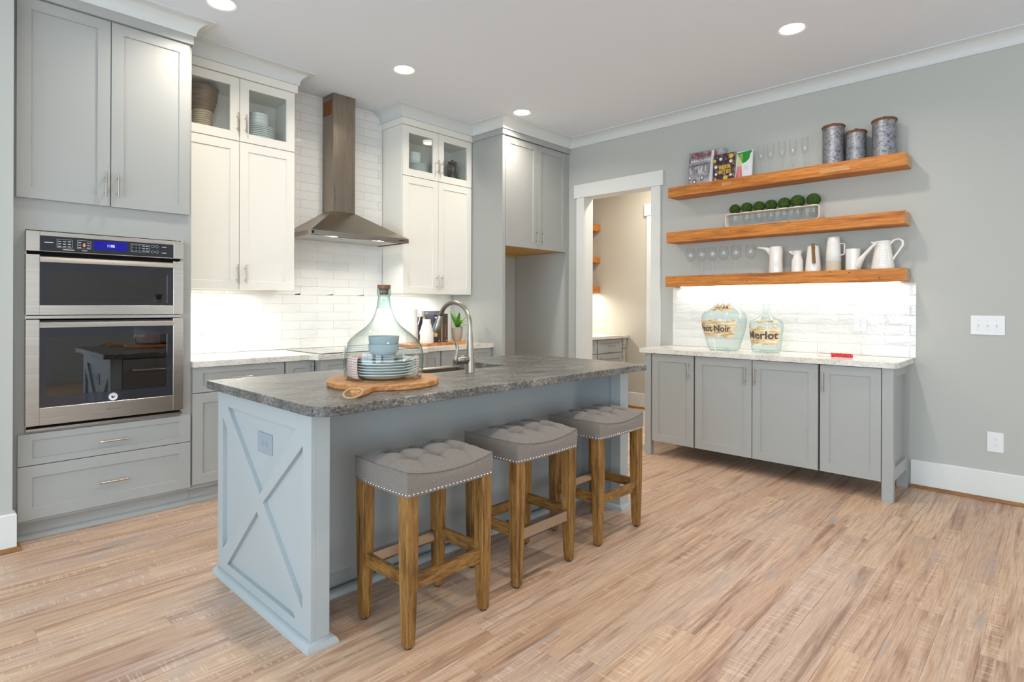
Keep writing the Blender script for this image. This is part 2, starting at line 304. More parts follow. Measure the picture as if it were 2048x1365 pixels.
# ------------------------------------------------------------------ mesh building
class MB:
    def __init__(s): s.v = []; s.f = []; s.m = []; s.uv = {}
    def add(s, vs, fs, mi=0):
        o = len(s.v); s.v += [tuple(p) for p in vs]; s.f += [tuple(i+o for i in f) for f in fs]; s.m += [mi]*len(fs)
    def box(s, x0, x1, y0, y1, z0, z1, bev=0.0, mi=0):
        if x0 > x1: x0, x1 = x1, x0
        if y0 > y1: y0, y1 = y1, y0
        if z0 > z1: z0, z1 = z1, z0
        if bev <= 0:
            s.add([(x0, y0, z0), (x1, y0, z0), (x1, y1, z0), (x0, y1, z0), (x0, y0, z1), (x1, y0, z1), (x1, y1, z1), (x0, y1, z1)],
                  [(0, 3, 2, 1), (4, 5, 6, 7), (0, 1, 5, 4), (1, 2, 6, 5), (2, 3, 7, 6), (3, 0, 4, 7)], mi)
            return s
        b = min(bev, (x1-x0)*.45, (y1-y0)*.45, (z1-z0)*.45)
        X, Y, Z = (x0, x1), (y0, y1), (z0, z1); vs = []; idx = {}
        for i in (0, 1):
            for j in (0, 1):
                for k in (0, 1):
                    sx, sy, sz = (b if i == 0 else -b), (b if j == 0 else -b), (b if k == 0 else -b)
                    for a in range(3):
                        p = [X[i]+sx, Y[j]+sy, Z[k]+sz]; p[a] = (X[i], Y[j], Z[k])[a]
                        idx[(i, j, k, a)] = len(vs); vs.append(tuple(p))
        fs = []
        I = lambda i, j, k, a: idx[(i, j, k, a)]
        for i in (0, 1): fs.append((I(i, 0, 0, 0), I(i, 1, 0, 0), I(i, 1, 1, 0), I(i, 0, 1, 0)))
        for j in (0, 1): fs.append((I(0, j, 0, 1), I(1, j, 0, 1), I(1, j, 1, 1), I(0, j, 1, 1)))
        for k in (0, 1): fs.append((I(0, 0, k, 2), I(1, 0, k, 2), I(1, 1, k, 2), I(0, 1, k, 2)))
        for i in (0, 1):
            for j in (0, 1): fs.append((I(i, j, 0, 0), I(i, j, 1, 0), I(i, j, 1, 1), I(i, j, 0, 1)))
        for i in (0, 1):
            for k in (0, 1): fs.append((I(i, 0, k, 0), I(i, 1, k, 0), I(i, 1, k, 2), I(i, 0, k, 2)))
        for j in (0, 1):
            for k in (0, 1): fs.append((I(0, j, k, 1), I(1, j, k, 1), I(1, j, k, 2), I(0, j, k, 2)))
        for i in (0, 1):
            for j in (0, 1):
                for k in (0, 1): fs.append((I(i, j, k, 0), I(i, j, k, 1), I(i, j, k, 2)))
        s.add(vs, fs, mi); return s
    def tbox(s, T, u0, u1, v0, v1, w0, w1, bev=0.0, mi=0):
        a = T(u0, v0, w0); b = T(u1, v1, w1)
        return s.box(a[0], b[0], a[1], b[1], a[2], b[2], bev, mi)
    def prism(s, poly, fn, h0, h1, mi=0):
        """poly: 2-D outline; fn(a, b, h) -> point"""
        n = len(poly); vs = [fn(a, b, h0) for a, b in poly]+[fn(a, b, h1) for a, b in poly]
        fs = [tuple(range(n))[::-1], tuple(range(n, 2*n))]+[(i, (i+1) % n, n+(i+1) % n, n+i) for i in range(n)]
        s.add(vs, fs, mi); return s
    def lathe(s, prof, c=(0, 0, 0), seg=24, mi=0, close=False, sq=None):
        """prof: (radius, z) list"""
        o = len(s.v); n = len(prof)
        for r, z in prof:
            for k in range(seg):
                a = 2*PI*k/seg; s.v.append((c[0]+r*math.cos(a), c[1]+r*math.sin(a), c[2]+z))
        for i in range(n-1):
            for k in range(seg):
                k2 = (k+1) % seg
                s.f.append((o+i*seg+k, o+i*seg+k2, o+(i+1)*seg+k2, o+(i+1)*seg+k)); s.m.append(mi)
        if close:
            s.f.append(tuple(o+k for k in range(seg))[::-1]); s.m.append(mi)
            s.f.append(tuple(o+(n-1)*seg+k for k in range(seg))); s.m.append(mi)
        return s
    def tube(s, pts, r, seg=10, mi=0, cap=True, loop=False):
        pts = [Vector(p) for p in pts]; n = len(pts); rs = r if isinstance(r, (list, tuple)) else [r]*n
        o = len(s.v); up = None
        for i, p in enumerate(pts):
            if loop: t = (pts[(i+1) % n]-pts[i-1]).normalized()
            else: t = (pts[min(i+1, n-1)]-pts[max(i-1, 0)]).normalized()
            if up is None:
                up = Vector((0, 0, 1)) if abs(t.z) < 0.9 else Vector((1, 0, 0))
            a = t.cross(up).normalized(); up2 = a.cross(t).normalized(); up = up2
            for k in range(seg):
                an = 2*PI*k/seg; s.v.append(tuple(p+(a*math.cos(an)+up2*math.sin(an))*rs[i]))
        m = n if loop else n-1
        for i in range(m):
            j = (i+1) % n
            for k in range(seg):
                k2 = (k+1) % seg
                s.f.append((o+i*seg+k, o+i*seg+k2, o+j*seg+k2, o+j*seg+k)); s.m.append(mi)
        if cap and not loop:
            s.f.append(tuple(o+k for k in range(seg))); s.m.append(mi)
            s.f.append(tuple(o+(n-1)*seg+k for k in range(seg))); s.m.append(mi)
        return s
    def sphere(s, c, r, seg=14, rings=8, sc=(1, 1, 1), mi=0, jit=0):
        o = len(s.v); vs = []
        vs.append((c[0], c[1], c[2]-r*sc[2]))
        for i in range(1, rings):
            ph = -PI/2+PI*i/rings
            for k in range(seg):
                a = 2*PI*k/seg; q = r*(1+random.uniform(-jit, jit))
                vs.append((c[0]+q*sc[0]*math.cos(ph)*math.cos(a), c[1]+q*sc[1]*math.cos(ph)*math.sin(a), c[2]+q*sc[2]*math.sin(ph)))
        vs.append((c[0], c[1], c[2]+r*sc[2])); fs = []
        for k in range(seg): fs.append((0, 1+(k+1) % seg, 1+k))
        for i in range(rings-2):
            for k in range(seg):
                a = 1+i*seg; fs.append((a+k, a+(k+1) % seg, a+seg+(k+1) % seg, a+seg+k))
        e = len(vs)-1; a = 1+(rings-2)*seg
        for k in range(seg): fs.append((a+k, a+(k+1) % seg, e))
        s.add(vs, fs, mi); return s
    def build(s, name, mat, parent=None, smooth=None, fix=True, sub=0, origin=None):
        me = bpy.data.meshes.new(name)
        if parent is not None: org = root_loc(parent)
        elif origin is not None: org = Vector(origin)
        else:
            xs = [p[0] for p in s.v]; ys = [p[1] for p in s.v]; zs = [p[2] for p in s.v]
            org = Vector(((min(xs)+max(xs))/2, (min(ys)+max(ys))/2, min(zs)))
        me.from_pydata([(p[0]-org.x, p[1]-org.y, p[2]-org.z) for p in s.v], [], s.f)
        for mn in (mat if isinstance(mat, (list, tuple)) else [mat]): me.materials.append(MATS[mn])
        me.polygons.foreach_set('material_index', s.m)
        if fix:
            bm = bmesh.new(); bm.from_mesh(me); bmesh.ops.recalc_face_normals(bm, faces=bm.faces); bm.to_mesh(me); bm.free()
        if smooth is not None:
            me.polygons.foreach_set('use_smooth', [True]*len(me.polygons))
            me.set_sharp_from_angle(angle=math.radians(smooth))
        o = bpy.data.objects.new(name, me); COL.objects.link(o)
        if parent is not None: o.parent = parent
        else: o.location = org
        if sub:
            md = o.modifiers.new('subdivision', 'SUBSURF'); md.levels = sub; md.render_levels = sub
        return o
def root_loc(o):
    while o.parent is not None: o = o.parent
    return Vector(o.location)
def thing(name, label, cat, loc=(0, 0, 0), group=None):
    o = bpy.data.objects.new(name, None); o.empty_display_size = 0.1; COL.objects.link(o); o.location = loc
    o['label'] = label; o['category'] = cat
    if group: o['group'] = group
    return o
def tag(o, label, cat, group=None):
    o['label'] = label; o['category'] = cat
    if group: o['group'] = group
    return o
def struct(o, label=None, cat=None):
    o['kind'] = 'structure'
    if label: o['label'] = label; o['category'] = cat
    return o
def stuff(o): o['kind'] = 'stuff'; return o
def copy_tree(o, parent=None):
    c = o.copy(); COL.objects.link(c)
    if parent is not None: c.parent = parent
    for ch in list(o.children): copy_tree(ch, c)
    return c
def placed(src, used, loc, label, rz=None):
    """first use places the original, later uses copy it"""
    o = src if not used else copy_tree(src)
    o.location = loc; o['label'] = label
    if rz is not None: o.rotation_euler = (0, 0, rz)
    return o
def Tback(yf): return lambda u, v, w: (u, yf-w, v)          # faces -Y, u = x
def Tright(xf): return lambda u, v, w: (xf-w, -u, v)        # faces -X, u = -y
def Tleft(xf): return lambda u, v, w: (xf+w*-1, -u, v)
def text(string, T, u0, v0, height, name, mat, parent, width=None, depth=0.0006, w=0.0, bold=0.0, shear=0.0, fn=None, center=False, squash=None):
    cu = bpy.data.curves.new(name, 'FONT'); cu.body = string; cu.size = 1; cu.offset = bold; cu.extrude = 0; cu.resolution_u = 2; cu.shear = shear
    to = bpy.data.objects.new(name, cu); COL.objects.link(to)
    dg = bpy.context.evaluated_depsgraph_get(); me = bpy.data.meshes.new_from_object(to.evaluated_get(dg))
    bpy.data.objects.remove(to)
    xs = [v.co.x for v in me.vertices]; ys = [v.co.y for v in me.vertices]
    sy = height/max(1e-6, (max(ys)-min(ys))); sx = sy if width is None else width/(max(xs)-min(xs))
    wd = (max(xs)-min(xs))*sx
    mb = MB()
    vs = []
    for v in me.vertices:
        a = (v.co.x-min(xs))*sx+u0-(wd/2 if center else 0); bb = (v.co.y-min(ys))*sy+v0
        vs.append(fn(a, bb) if fn else T(a, bb, w))
    mb.add(vs, [tuple(p.vertices) for p in me.polygons])
    bpy.data.meshes.remove(me)
    return mb.build(name, mat, parent, fix=False)

# cabinet pieces --------------------------------------------------------
def shaker(T, u0, u1, v0, v1, name, mat, parent, rail=0.062, t=0.02, depth=0.008, railv=None, glass=False):
    rv = rail if railv is None else railv
    mb = MB(); e = 0.0015
    def ring(a0, a1, b0, b1, w): return [T(a0, b0, w), T(a1, b0, w), T(a1, b1, w), T(a0, b1, w)]
    R = [ring(u0, u1, v0, v1, 0), ring(u0, u1, v0, v1, t-e), ring(u0+e, u1-e, v0+e, v1-e, t),
         ring(u0+rail, u1-rail, v0+rv, v1-rv, t)]
    if glass: R.append(ring(u0+rail, u1-rail, v0+rv, v1-rv, 0)); R.append(R[0])
    else: R.append(ring(u0+rail+.002, u1-rail-.002, v0+rv+.002, v1-rv-.002, t-depth))
    vs = [p for r in R for p in r]; fs = []
    for i in range(len(R)-1):
        for k in range(4): fs.append((i*4+k, i*4+(k+1) % 4, (i+1)*4+(k+1) % 4, (i+1)*4+k))
    if not glass:
        n = (len(R)-1)*4; fs.append((n, n+1, n+2, n+3)); fs.append((3, 2, 1, 0))
    mb.add(vs, fs); return mb.build(name, mat, parent)
def pull(T, u, v, parent, vertical=True, length=0.14, w=0.02, name='handle', mat='nickel'):
    mb = MB(); L = length/2; so = 0.03
    if vertical:
        mb.tube([T(u, v-L, w+so), T(u, v+L, w+so)], 0.0055, 10)
        for d in (-L*.62, L*.62): mb.tube([T(u, v+d, w-.001), T(u, v+d, w+so)], 0.0042, 8)
    else:
        mb.tube([T(u-L, v, w+so), T(u+L, v, w+so)], 0.0055, 10)
        for d in (-L*.62, L*.62): mb.tube([T(u+d, v, w-.001), T(u+d, v, w+so)], 0.0042, 8)
    return mb.build(name, mat, parent, smooth=50)
def sweep(mb, path, prof, closed=False):
    """path: plan points; prof: (outward, z); outward = to the right of travel"""
    n = len(path); P = [Vector((p[0], p[1])) for p in path]; rows = []
    for i in range(n):
        d1 = (P[i]-P[i-1]).normalized() if i > 0 else (P[1]-P[0]).normalized()
        d2 = (P[i+1]-P[i]).normalized() if i < n-1 else (P[i]-P[i-1]).normalized()
        n1 = Vector((d1.y, -d1.x)); n2 = Vector((d2.y, -d2.x)); m = (n1+n2)
        m = m/(m.dot(n1)) if m.length > 1e-6 else n1
        rows.append([(P[i].x+m.x*o, P[i].y+m.y*o, z) for o, z in prof])
    k = len(prof); vs = [p for r in rows for p in r]; fs = []
    for i in range(n-1):
        for j in range(k): fs.append((i*k+j, i*k+(j+1) % k, (i+1)*k+(j+1) % k, (i+1)*k+j))
    fs.append(tuple(range(k))[::-1]); fs.append(tuple((n-1)*k+j for j in range(k)))
    mb.add(vs, fs); return mb
CZ = 3.09
COVE = [(0, 2.995), (0.012, 2.995), (0.012, 3.003)]+[(0.1-0.088*math.cos(a*PI/16), 3.003+0.077*math.sin(a*PI/16)) for a in range(1, 8)]+[(0.1, 3.08), (0.1, CZ-.0005), (0, CZ-.0005)]
SHOE = [(0, 0), (0.026, 0)]+[(0.026*math.cos(a*PI/12), 0.030*math.sin(a*PI/12)) for a in range(1, 6)]+[(0, 0.030)]

# ================================================================== ROOM SHELL
def boxes(name, mat, lst, parent=None, bev=0.0, **k):
    mb = MB()
    for b in lst: mb.box(*b, bev=bev)
    return mb.build(name, mat, parent, **k)
floor = struct(boxes('floor', 'floor_plank', [(-3.5, 8.2, -4.0, 4.7, -0.12, -0.009)]))
def plank_mesh(mb, x0, x1, y0, y1):
    g, c = 0.0002, 0.0008; x0 += g; x1 -= g; y0 += g; y1 -= g
    vs = [(x0, y0, -.008), (x1, y0, -.008), (x1, y1, -.008), (x0, y1, -.008), (x0, y0, -c), (x1, y0, -c), (x1, y1, -c), (x0, y1, -c),
          (x0+c, y0+c, 0), (x1-c, y0+c, 0), (x1-c, y1-c, 0), (x0+c, y1-c, 0)]
    fs = [(8, 9, 10, 11)]+[(a, (a+1) % 4, 4+(a+1) % 4, 4+a) for a in range(4)]+[(4+a, 4+(a+1) % 4, 8+(a+1) % 4, 8+a) for a in range(4)]
    mb.add(vs, fs)
rest = MB()
PW = 0.1365
for k in range(-31, 33):
    y0 = 0.219+PW*k; y1 = min(y0+PW, 4.655)
    if y1-y0 < 0.02: continue
    x = -3.45+random.uniform(0, 1.1); prev = -3.45
    while prev < 6.39:
        L = random.choice([0.9, 1.2, 1.5, 1.5, 1.8]); x1 = min(prev+(L if prev > -3.4 else random.uniform(.4, 1.6)), 6.39)
        a, b = prev, x1; mid = (a+b)/2; prev = x1
        # visible wedge of floor in front of the camera
        vis = False
        for px in (a, mid, b):
            for py in (y0, y1):
                d = px*math.sin(YAW)+py*math.cos(YAW); l = px*math.cos(YAW)-py*math.sin(YAW)
                if d > 1.75 and abs(l) < d*0.95: vis = True
        if (a > 5.1 and y1 < 2.4) or (a > 5.15): vis = vis and (2.6 < y1 < 4.1)
        if vis and y0 < 4.1:
            mb = MB(); plank_mesh(mb, a, b, y0, y1); o = mb.build('plank', 'floor_plank', None); mt = o.matrix_world.copy()
            loc = o.location.copy(); o.parent = floor; o.location = loc-floor.location
        else: plank_mesh(rest, a, b, y0, y1)
rp = rest.build('plank_field', 'floor_plank', None); stuff(rp); l = rp.location.copy(); rp.parent = floor; rp.location = l-floor.location

ceiling = struct(boxes('ceiling', 'ceiling_paint', [(-3.5, 8.2, -4.0, 4.79, CZ, CZ+.12)]))
wall_back = struct(boxes('wall_back', 'wall_paint', [(0.2, 6.53, 4.66, 4.79, -.008, CZ)]))
wall_right = struct(boxes('wall_right', 'wall_paint', [(4.987, 5.127, -3.9, 2.866, -.008, CZ), (4.987, 5.127, 3.703, 4.66, -.008, CZ), (4.987, 5.127, 2.866, 3.703, 2.463, CZ)]))
struct(boxes('wall_nook', 'wall_paint', [(-3.4, 0.385, 3.955, 4.79, -.008, CZ)]))
struct(boxes('wall_left', 'wall_paint', [(-3.53, -3.4, -4.03, -3.4, -.1, CZ), (-3.53, -3.4, -1.0, -0.1, -.1, CZ), (-3.53, -3.4, 2.9, 4.79, -.1, CZ),
       (-3.53, -3.4, -3.4, -1.0, -.1, .35), (-3.53, -3.4, -3.4, -1.0, 2.55, CZ), (-3.53, -3.4, -0.1, 2.9, -.1, .35), (-3.53, -3.4, -0.1, 2.9, 2.55, CZ)]))
struct(boxes('wall_front', 'wall_paint', [(-3.4, -2.9, -4.03, -3.9, -.1, CZ), (0.9, 3.8, -4.03, -3.9, -.1, CZ), (4.86, 5.127, -4.03, -3.9, -.1, CZ),
       (-2.9, 0.9, -4.03, -3.9, -.1, .35), (-2.9, 0.9, -4.03, -3.9, 2.55, CZ), (3.8, 4.86, -4.03, -3.9, -.1, .35), (3.8, 4.86, -4.03, -3.9, 2.55, CZ)]))
struct(boxes('wall_pantry', 'pantry_paint', [(6.4, 6.53, 3.685, 4.66, -.008, CZ), (6.4, 6.53, 1.9, 2.85, -.008, CZ), (6.4, 6.53, 2.85, 3.685, 2.44, CZ)]))
struct(boxes('wall_pantry_front', 'pantry_paint', [(5.127, 6.53, 1.77, 1.9, -.008, CZ)]))
struct(boxes('wall_hall', 'hall_paint', [(7.9, 8.03, 1.77, 4.79, -.008, CZ), (6.53, 7.9, 4.66, 4.79, -.008, CZ), (6.53, 7.9, 1.77, 1.9, -.008, CZ)]))
# windows behind and beside the camera
def window(n, y0, y1, axis):
    mb = MB()
    def bb(a0, a1, z0, z1, d0=-.03, d1=.0):
        if axis == 'x': mb.box(-3.43, -3.395, a0, a1, z0, z1)
        else: mb.box(a0, a1, -3.93, -3.895, z0, z1)
    bb(y0, y1, .35, .42); bb(y0, y1, 2.48, 2.55); bb(y0, y0+.07, .42, 2.48); bb(y1-.07, y1, .42, 2.48)
    m = (y0+y1)/2; bb(m-.03, m+.03, .42, 2.48); bb(y0+.07, m-.03, 1.42, 1.46); bb(m+.03, y1-.07, 1.42, 1.46)
    return struct(mb.build('window_%d' % n, 'trim_white'))
window(1, -0.1, 2.9, 'x'); window(2, -3.4, -1.0, 'x'); window(3, -2.9, 0.9, 'y'); window(4, 3.8, 4.86, 'y')

# door casings
def casing(n, xf, y0, y1, ztop, thick, hz=0.143, ext=0.03, sgn=-1):
    """xf: face of the wall towards the kitchen"""
    e = struct(bpy.data.objects.new('door_%d' % n, None)); COL.objects.link(e); e.location = (xf, (y0+y1)/2, 0); e.empty_display_size = .1
    boxes('casing', 'trim_white', [(xf-.019, xf-.0005, y1, y1+.1, 0, ztop)], e, .0015)
    boxes('casing', 'trim_white', [(xf-.019, xf-.0005, y0-.1, y0, 0, ztop)], e, .0015)
    boxes('header', 'trim_white', [(xf-.026, xf-.0005, y0-.1-ext, y1+.1+ext, ztop, ztop+hz)], e, .0015)
    boxes('jamb', 'trim_white', [(xf-.004, xf+thick+.004, y1, y1+.0175, 0, ztop+.0175), (xf-.004, xf+thick+.004, y0-.0175, y0, 0, ztop+.0175), (xf-.004, xf+thick+.004, y0, y1, ztop, ztop+.0175)], e)
    return e
casing(1, 4.987, 2.884, 3.685, 2.445, .14)
casing(2, 6.4, 2.868, 3.667, 2.42, .13)
# baseboards with stained shoe moulding
def baseboard(name, path, mat='trim_white', h=0.195):
    mb = MB(); sweep(mb, path, [(0.0005, 0.0), (0.0155, 0.0), (0.0155, h-.006), (0.010, h), (0.0005, h)]); o = struct(mb.build(name, mat))
    m2 = MB(); sweep(m2, [p for p in path], [(0.0155+a, b+.0005) for a, b in [(0, 0), (0.02, 0)]+[(0.02*math.cos(q*PI/10), 0.022*math.sin(q*PI/10)) for q in range(1, 5)]+[(0, 0.022)]])
    m2.build('shoe_moulding', 'shoe_wood', o)
    return o
baseboard('baseboard_right', [(4.987, -3.89), (4.987, 0.785)][::-1])
baseboard('baseboard_nook', [(-3.39, 3.955), (0.3855, 3.955), (0.3855, 4.028)])
baseboard('baseboard_pantry', [(6.4, 4.025), (6.4, 3.775)])
# cove crown mouldings
def crown(n, path):
    mb = MB(); sweep(mb, path, COVE); return struct(mb.build('trim_%d' % n, 'crown_white', smooth=30))
crown(1, [(4.987, 3.885), (4.987, -3.89)])
crown(2, [(0.386, 4.012), (1.262, 4.012), (1.262, 4.208)])
crown(3, [(1.2635, 4.312), (2.100, 4.312), (2.100, 4.655)])
crown(4, [(3.085, 4.655), (3.085, 4.312), (3.9375, 4.312)])
crown(5, [(3.938, 4.655), (3.938, 3.882), (4.985, 3.882)])

# wall tiles -------------------------------------------------------------
def tile_mesh(w, h, amp=0.0016):
    mb = MB(); nx, nz = 4, 2; t = 0.008; vs = []; fs = []
    for j in range(nz+1):
        for i in range(nx+1):
            edge = (i in (0, nx)) or (j in (0, nz))
            vs.append((-w/2+w*i/nx, -(t-0.0016 if edge else t+random.uniform(-amp, amp)), h*j/nz))
    for j in range(nz):
        for i in range(nx):
            a = j*(nx+1)+i; fs.append((a, a+1, a+nx+2, a+nx+1))
    k = len(vs); vs += [(-w/2, 0, 0), (w/2, 0, 0), (w/2, 0, h), (-w/2, 0, h)]
    tl = nz*(nx+1)
    fs += [(k, k+1)+tuple(range(nx, -1, -1)), (k+1, k+2)+tuple(range(tl+nx, nx-1, -(nx+1))), (k+2, k+3)+tuple(range(tl, tl+nx+1)), (k+3, k)+tuple(range(0, tl+1, nx+1))]
    mb.add(vs, fs); return mb
TW, TH, G = 0.305, 0.0735, 0.0016
variants = []
def tiles(wall, a0, a1, z0, z1, phase, place, skip=None):
    """a: coordinate along the wall; place(a, z) -> (location, rot)"""
    zs = [0.9225]+[0.933+TH*k for k in range(1, 40)]
    for r in range(len(zs)-1):
        b0, b1 = zs[r], min(zs[r+1], z1)
        if b0 < z0-1e-4 or b1-b0 < .02: continue
        off = phase+(0 if (r % 2 == 1) else TW/2)
        k0 = math.floor((a0-off)/TW); x = off+k0*TW
        while x < a1:
            c0, c1 = max(x, a0), min(x+TW, a1); x += TW
            if c1-c0 < .012: continue
            if skip and skip((c0+c1)/2, (b0+b1)/2): continue
            full = abs((c1-c0)-TW) < 1e-4 and abs((b1-b0)-TH) < 1e-4
            if full:
                if len(variants) < 8: me = tile_mesh(TW-G, TH-G).build('tile', 'tile_glaze', None, smooth=25, origin=(0, 0, 0)); variants.append(me.data); o = me
                else: o = bpy.data.objects.new('tile', random.choice(variants)); COL.objects.link(o)
            else: o = tile_mesh(c1-c0-G, b1-b0-G).build('tile', 'tile_glaze', None, smooth=25, origin=(0, 0, 0))
            loc, rz = place((c0+c1)/2, b0+G/2)
            o.parent = wall; o.location = Vector(loc)-wall.location; o.rotation_euler = (0, 0, rz)
pb = lambda a, z: ((a, 4.6575, z), 0)
def glue(name, mat, b, parent):
    o = MB().box(*b).build(name, mat); l = o.location.copy(); o.parent = parent; o.location = l-parent.location; return o
glue('grout_bed', 'grout', (1.265, 3.953, 4.656, 4.6598, .9215, 1.40), wall_back)
glue('grout_bed', 'grout', (2.09, 3.10, 4.656, 4.6598, 1.40, CZ-.001), wall_back)
tiles(wall_back, 1.265, 3.953, 0.92, 1.40, 2.14, pb)
tiles(wall_back, 2.09, 3.10, 1.30+TH-.01, CZ-.001, 2.14, pb)
prt = lambda a, z: ((4.9845, -a, z), -PI/2)
glue('grout_bed', 'grout', (4.983, 4.9868, .757, 2.655, .9215, 1.462), wall_right)
tiles(wall_right, -2.655, -0.757, 0.92, 1.462, -1.557-.305, prt)

# ================================================================== DOWNLIGHTS
dl = thing('recessed_downlight', '', 'light', (0, 0, CZ), 'recessed ceiling downlights')
MB().lathe([(0.074, -.0005), (0.088, -.004), (0.090, -.0015), (0.088, -.0005)], (0, 0, CZ), 32).build('trim_ring', 'plastic_white', dl, smooth=40)
MB().lathe([(0.0001, -.004), (0.05, -.0045), (0.073, -.0012)], (0, 0, CZ), 32).build('lens', 'lens_glow', dl, smooth=40)
DLL = ['round recessed downlight above the oven tower, at the top edge of the photo', 'round recessed downlight in front of the range hood', 'round recessed downlight just in front of the grey cabinet over the empty alcove',
       'round recessed downlight at upper right, over the floor in front of the wood shelves', 'recessed downlight over the stools, above the photo edge', 'recessed downlight over the near island corner, above the photo edge']
for i, (x, y) in enumerate(DOWNLIGHTS): placed(dl, i, (x, y, CZ), DLL[i])

# ================================================================== OVEN TOWER
YF = 4.03
T = Tback(4.05)
tw = thing('oven_tower_cabinet', 'tall grey shaker cabinet holding the double wall oven', 'cabinet', (0.83, 4.35, 0))
boxes('carcass', 'grey_cabinet', [(0.393, 0.443, 4.05, 4.655, .10, 2.995), (1.203, 1.262, 4.05, 4.655, .10, 2.995), (0.443, 1.203, 4.05, 4.655, 1.69, 2.995),
      (0.443, 1.203, 4.05, 4.655, .10, .592), (0.443, 1.203, 4.55, 4.655, .592, 1.69), (0.386, 0.393, 4.045, 4.2, 0, 2.995)], tw)
boxes('toe_kick', 'grey_cabinet', [(0.393, 1.262, 4.092, 4.11, 0, .10)], tw)
sm = MB(); sweep(sm, [(0.405, 4.0915), (1.262, 4.0915)], SHOE); sm.build('shoe_moulding', 'grey_cabinet', tw, smooth=40)
boxes('top_fascia', 'grey_cabinet', [(0.386, 1.262, 4.012, 4.05, 2.943, 2.995), (1.2622, 1.2632, 4.02, 4.3, 2.943, 2.995)], tw)
d1 = shaker(T, 0.403, 0.823, 1.858, 2.940, 'door', 'grey_cabinet', tw); pull(T, 0.797, 1.982, d1)
d2 = shaker(T, 0.827, 1.247, 1.858, 2.940, 'door', 'grey_cabinet', tw); pull(T, 0.858, 1.982, d2)
q1 = shaker(T, 0.412, 1.256, 0.413, 0.584, 'drawer', 'grey_cabinet', tw, railv=.036); pull(T, 0.84, 0.492, q1, False)
q2 = shaker(T, 0.412, 1.256, 0.118, 0.409, 'drawer', 'grey_cabinet', tw); pull(T, 0.84, 0.255, q2, False)

# ------------------------------------------------------------------ double wall oven
ov = thing('double_wall_oven', 'stainless steel double wall oven with blue clock display', 'oven', (0.822, 4.2, 0.6))
T = Tback(4.05)
boxes('housing', 'oven_steel', [(0.4435, 0.4475, 4.045, 4.5, .596, 1.684), (1.1985, 1.2025, 4.045, 4.5, .596, 1.684), (0.4475, 1.1985, 4.045, 4.5, 1.66, 1.684), (0.4475, 1.1985, 4.045, 4.5, 1.206, 1.222), (0.4475, 1.1985, 4.045, 4.5, .596, .612)], ov)
boxes('cavity', 'oven_cavity', [(0.4475, 1.1985, 4.47, 4.49, .612, 1.66)], ov)
def framed(name, z0, z1, iz0, iz1, par, ix0=.499, ix1=1.147, w0=0.0, w1=.048, hs=None):
    mb = MB(); mb.tbox(T, .440, ix0, z0, z1, w0, w1, .0015); mb.tbox(T, ix1, 1.205, z0, z1, w0, w1, .0015)
    mb.tbox(T, ix0, ix1, z0, iz0, w0, w1, .0015)
    if iz1 < z1-.003: mb.tbox(T, ix0, ix1, iz1, z1, w0, w1, .0015)
    return mb.build(name, 'oven_steel', par)
cp = framed('control_panel', 1.572, 1.681, 1.576, 1.657, ov, w0=.002, w1=.050)
g = MB(); g.tbox(T, .499, 1.147, 1.576, 1.657, .003, .049); g.build('touch_glass', 'panel_black', cp)
g = MB(); g.tbox(T, .739, .902, 1.599, 1.650, .0485, .0498); g.build('clock_display', 'display_blue', cp)
text('1105', T, .805, 1.616, .016, 'clock_digits', 'digit_glow', cp, width=.034, w=.0502)
mk = MB()
def outline(mb, u0, u1, v0, v1, w, t=.0008):
    for a in ((u0, u1, v0, v0+t), (u0, u1, v1-t, v1), (u0, u0+t, v0+t, v1-t), (u1-t, u1, v0+t, v1-t)): mb.tbox(T, *a, w-.0003, w)
outline(mk, .572, .640, 1.597, 1.644, .0497); outline(mk, .663, .725, 1.598, 1.645, .0497); outline(mk, .920, 1.018, 1.600, 1.646, .0497)
for i in range(3):
    for j in range(3): mk.tbox(T, .576+i*.022, .590+i*.022, 1.603+j*.014, 1.606+j*.014, .0490, .0497)
for i in (0, 2):
    for j in range(3): mk.tbox(T, .667+i*.020, .680+i*.020, 1.603+j*.014, 1.606+j*.014, .0490, .0497)
for i in range(3):
    for j in range(3): mk.tbox(T, .927+i*.018, .930+i*.018, 1.606+j*.016, 1.610+j*.016, .0490, .0497)
for i in range(2):
    for j in range(3): mk.tbox(T, .978+i*.019, .992+i*.019, 1.606+j*.015, 1.609+j*.015, .0490, .0497)
mk.tbox(T, .517, .556, 1.621, 1.624, .0490, .0497); mk.tbox(T, .598, .650, 1.586, 1.589, .0490, .0497); mk.tbox(T, .684, .708, 1.586, 1.589, .0490, .0497)
mk.tbox(T, 1.083, 1.107, 1.637, 1.640, .0490, .0497); mk.tbox(T, 1.083, 1.107, 1.601, 1.604, .0490, .0497)
stuff(mk.build('key_legends', 'print_white', cp))
for i in range(2):
    for j in range(2):
        b_ = MB(); c_ = (1.034+i*.022, 1.606+j*.033)
        b_.tube([T(c_[0]+.0075*math.cos(a*PI/8), c_[1]+.0075*math.sin(a*PI/8), .0496) for a in range(16)], .0005, 4, loop=True); b_.build('round_key', 'print_white', cp)
fl = MB(); fl.prism([(0, 0), (.008, .001), (.013, .008), (.008, .012), (.010, .020), (.002, .022), (-.003, .012)], lambda a, b, h: T(.690+a, 1.609+b, h), .0490, .0498); fl.build('flame_mark', 'copper_print', cp)
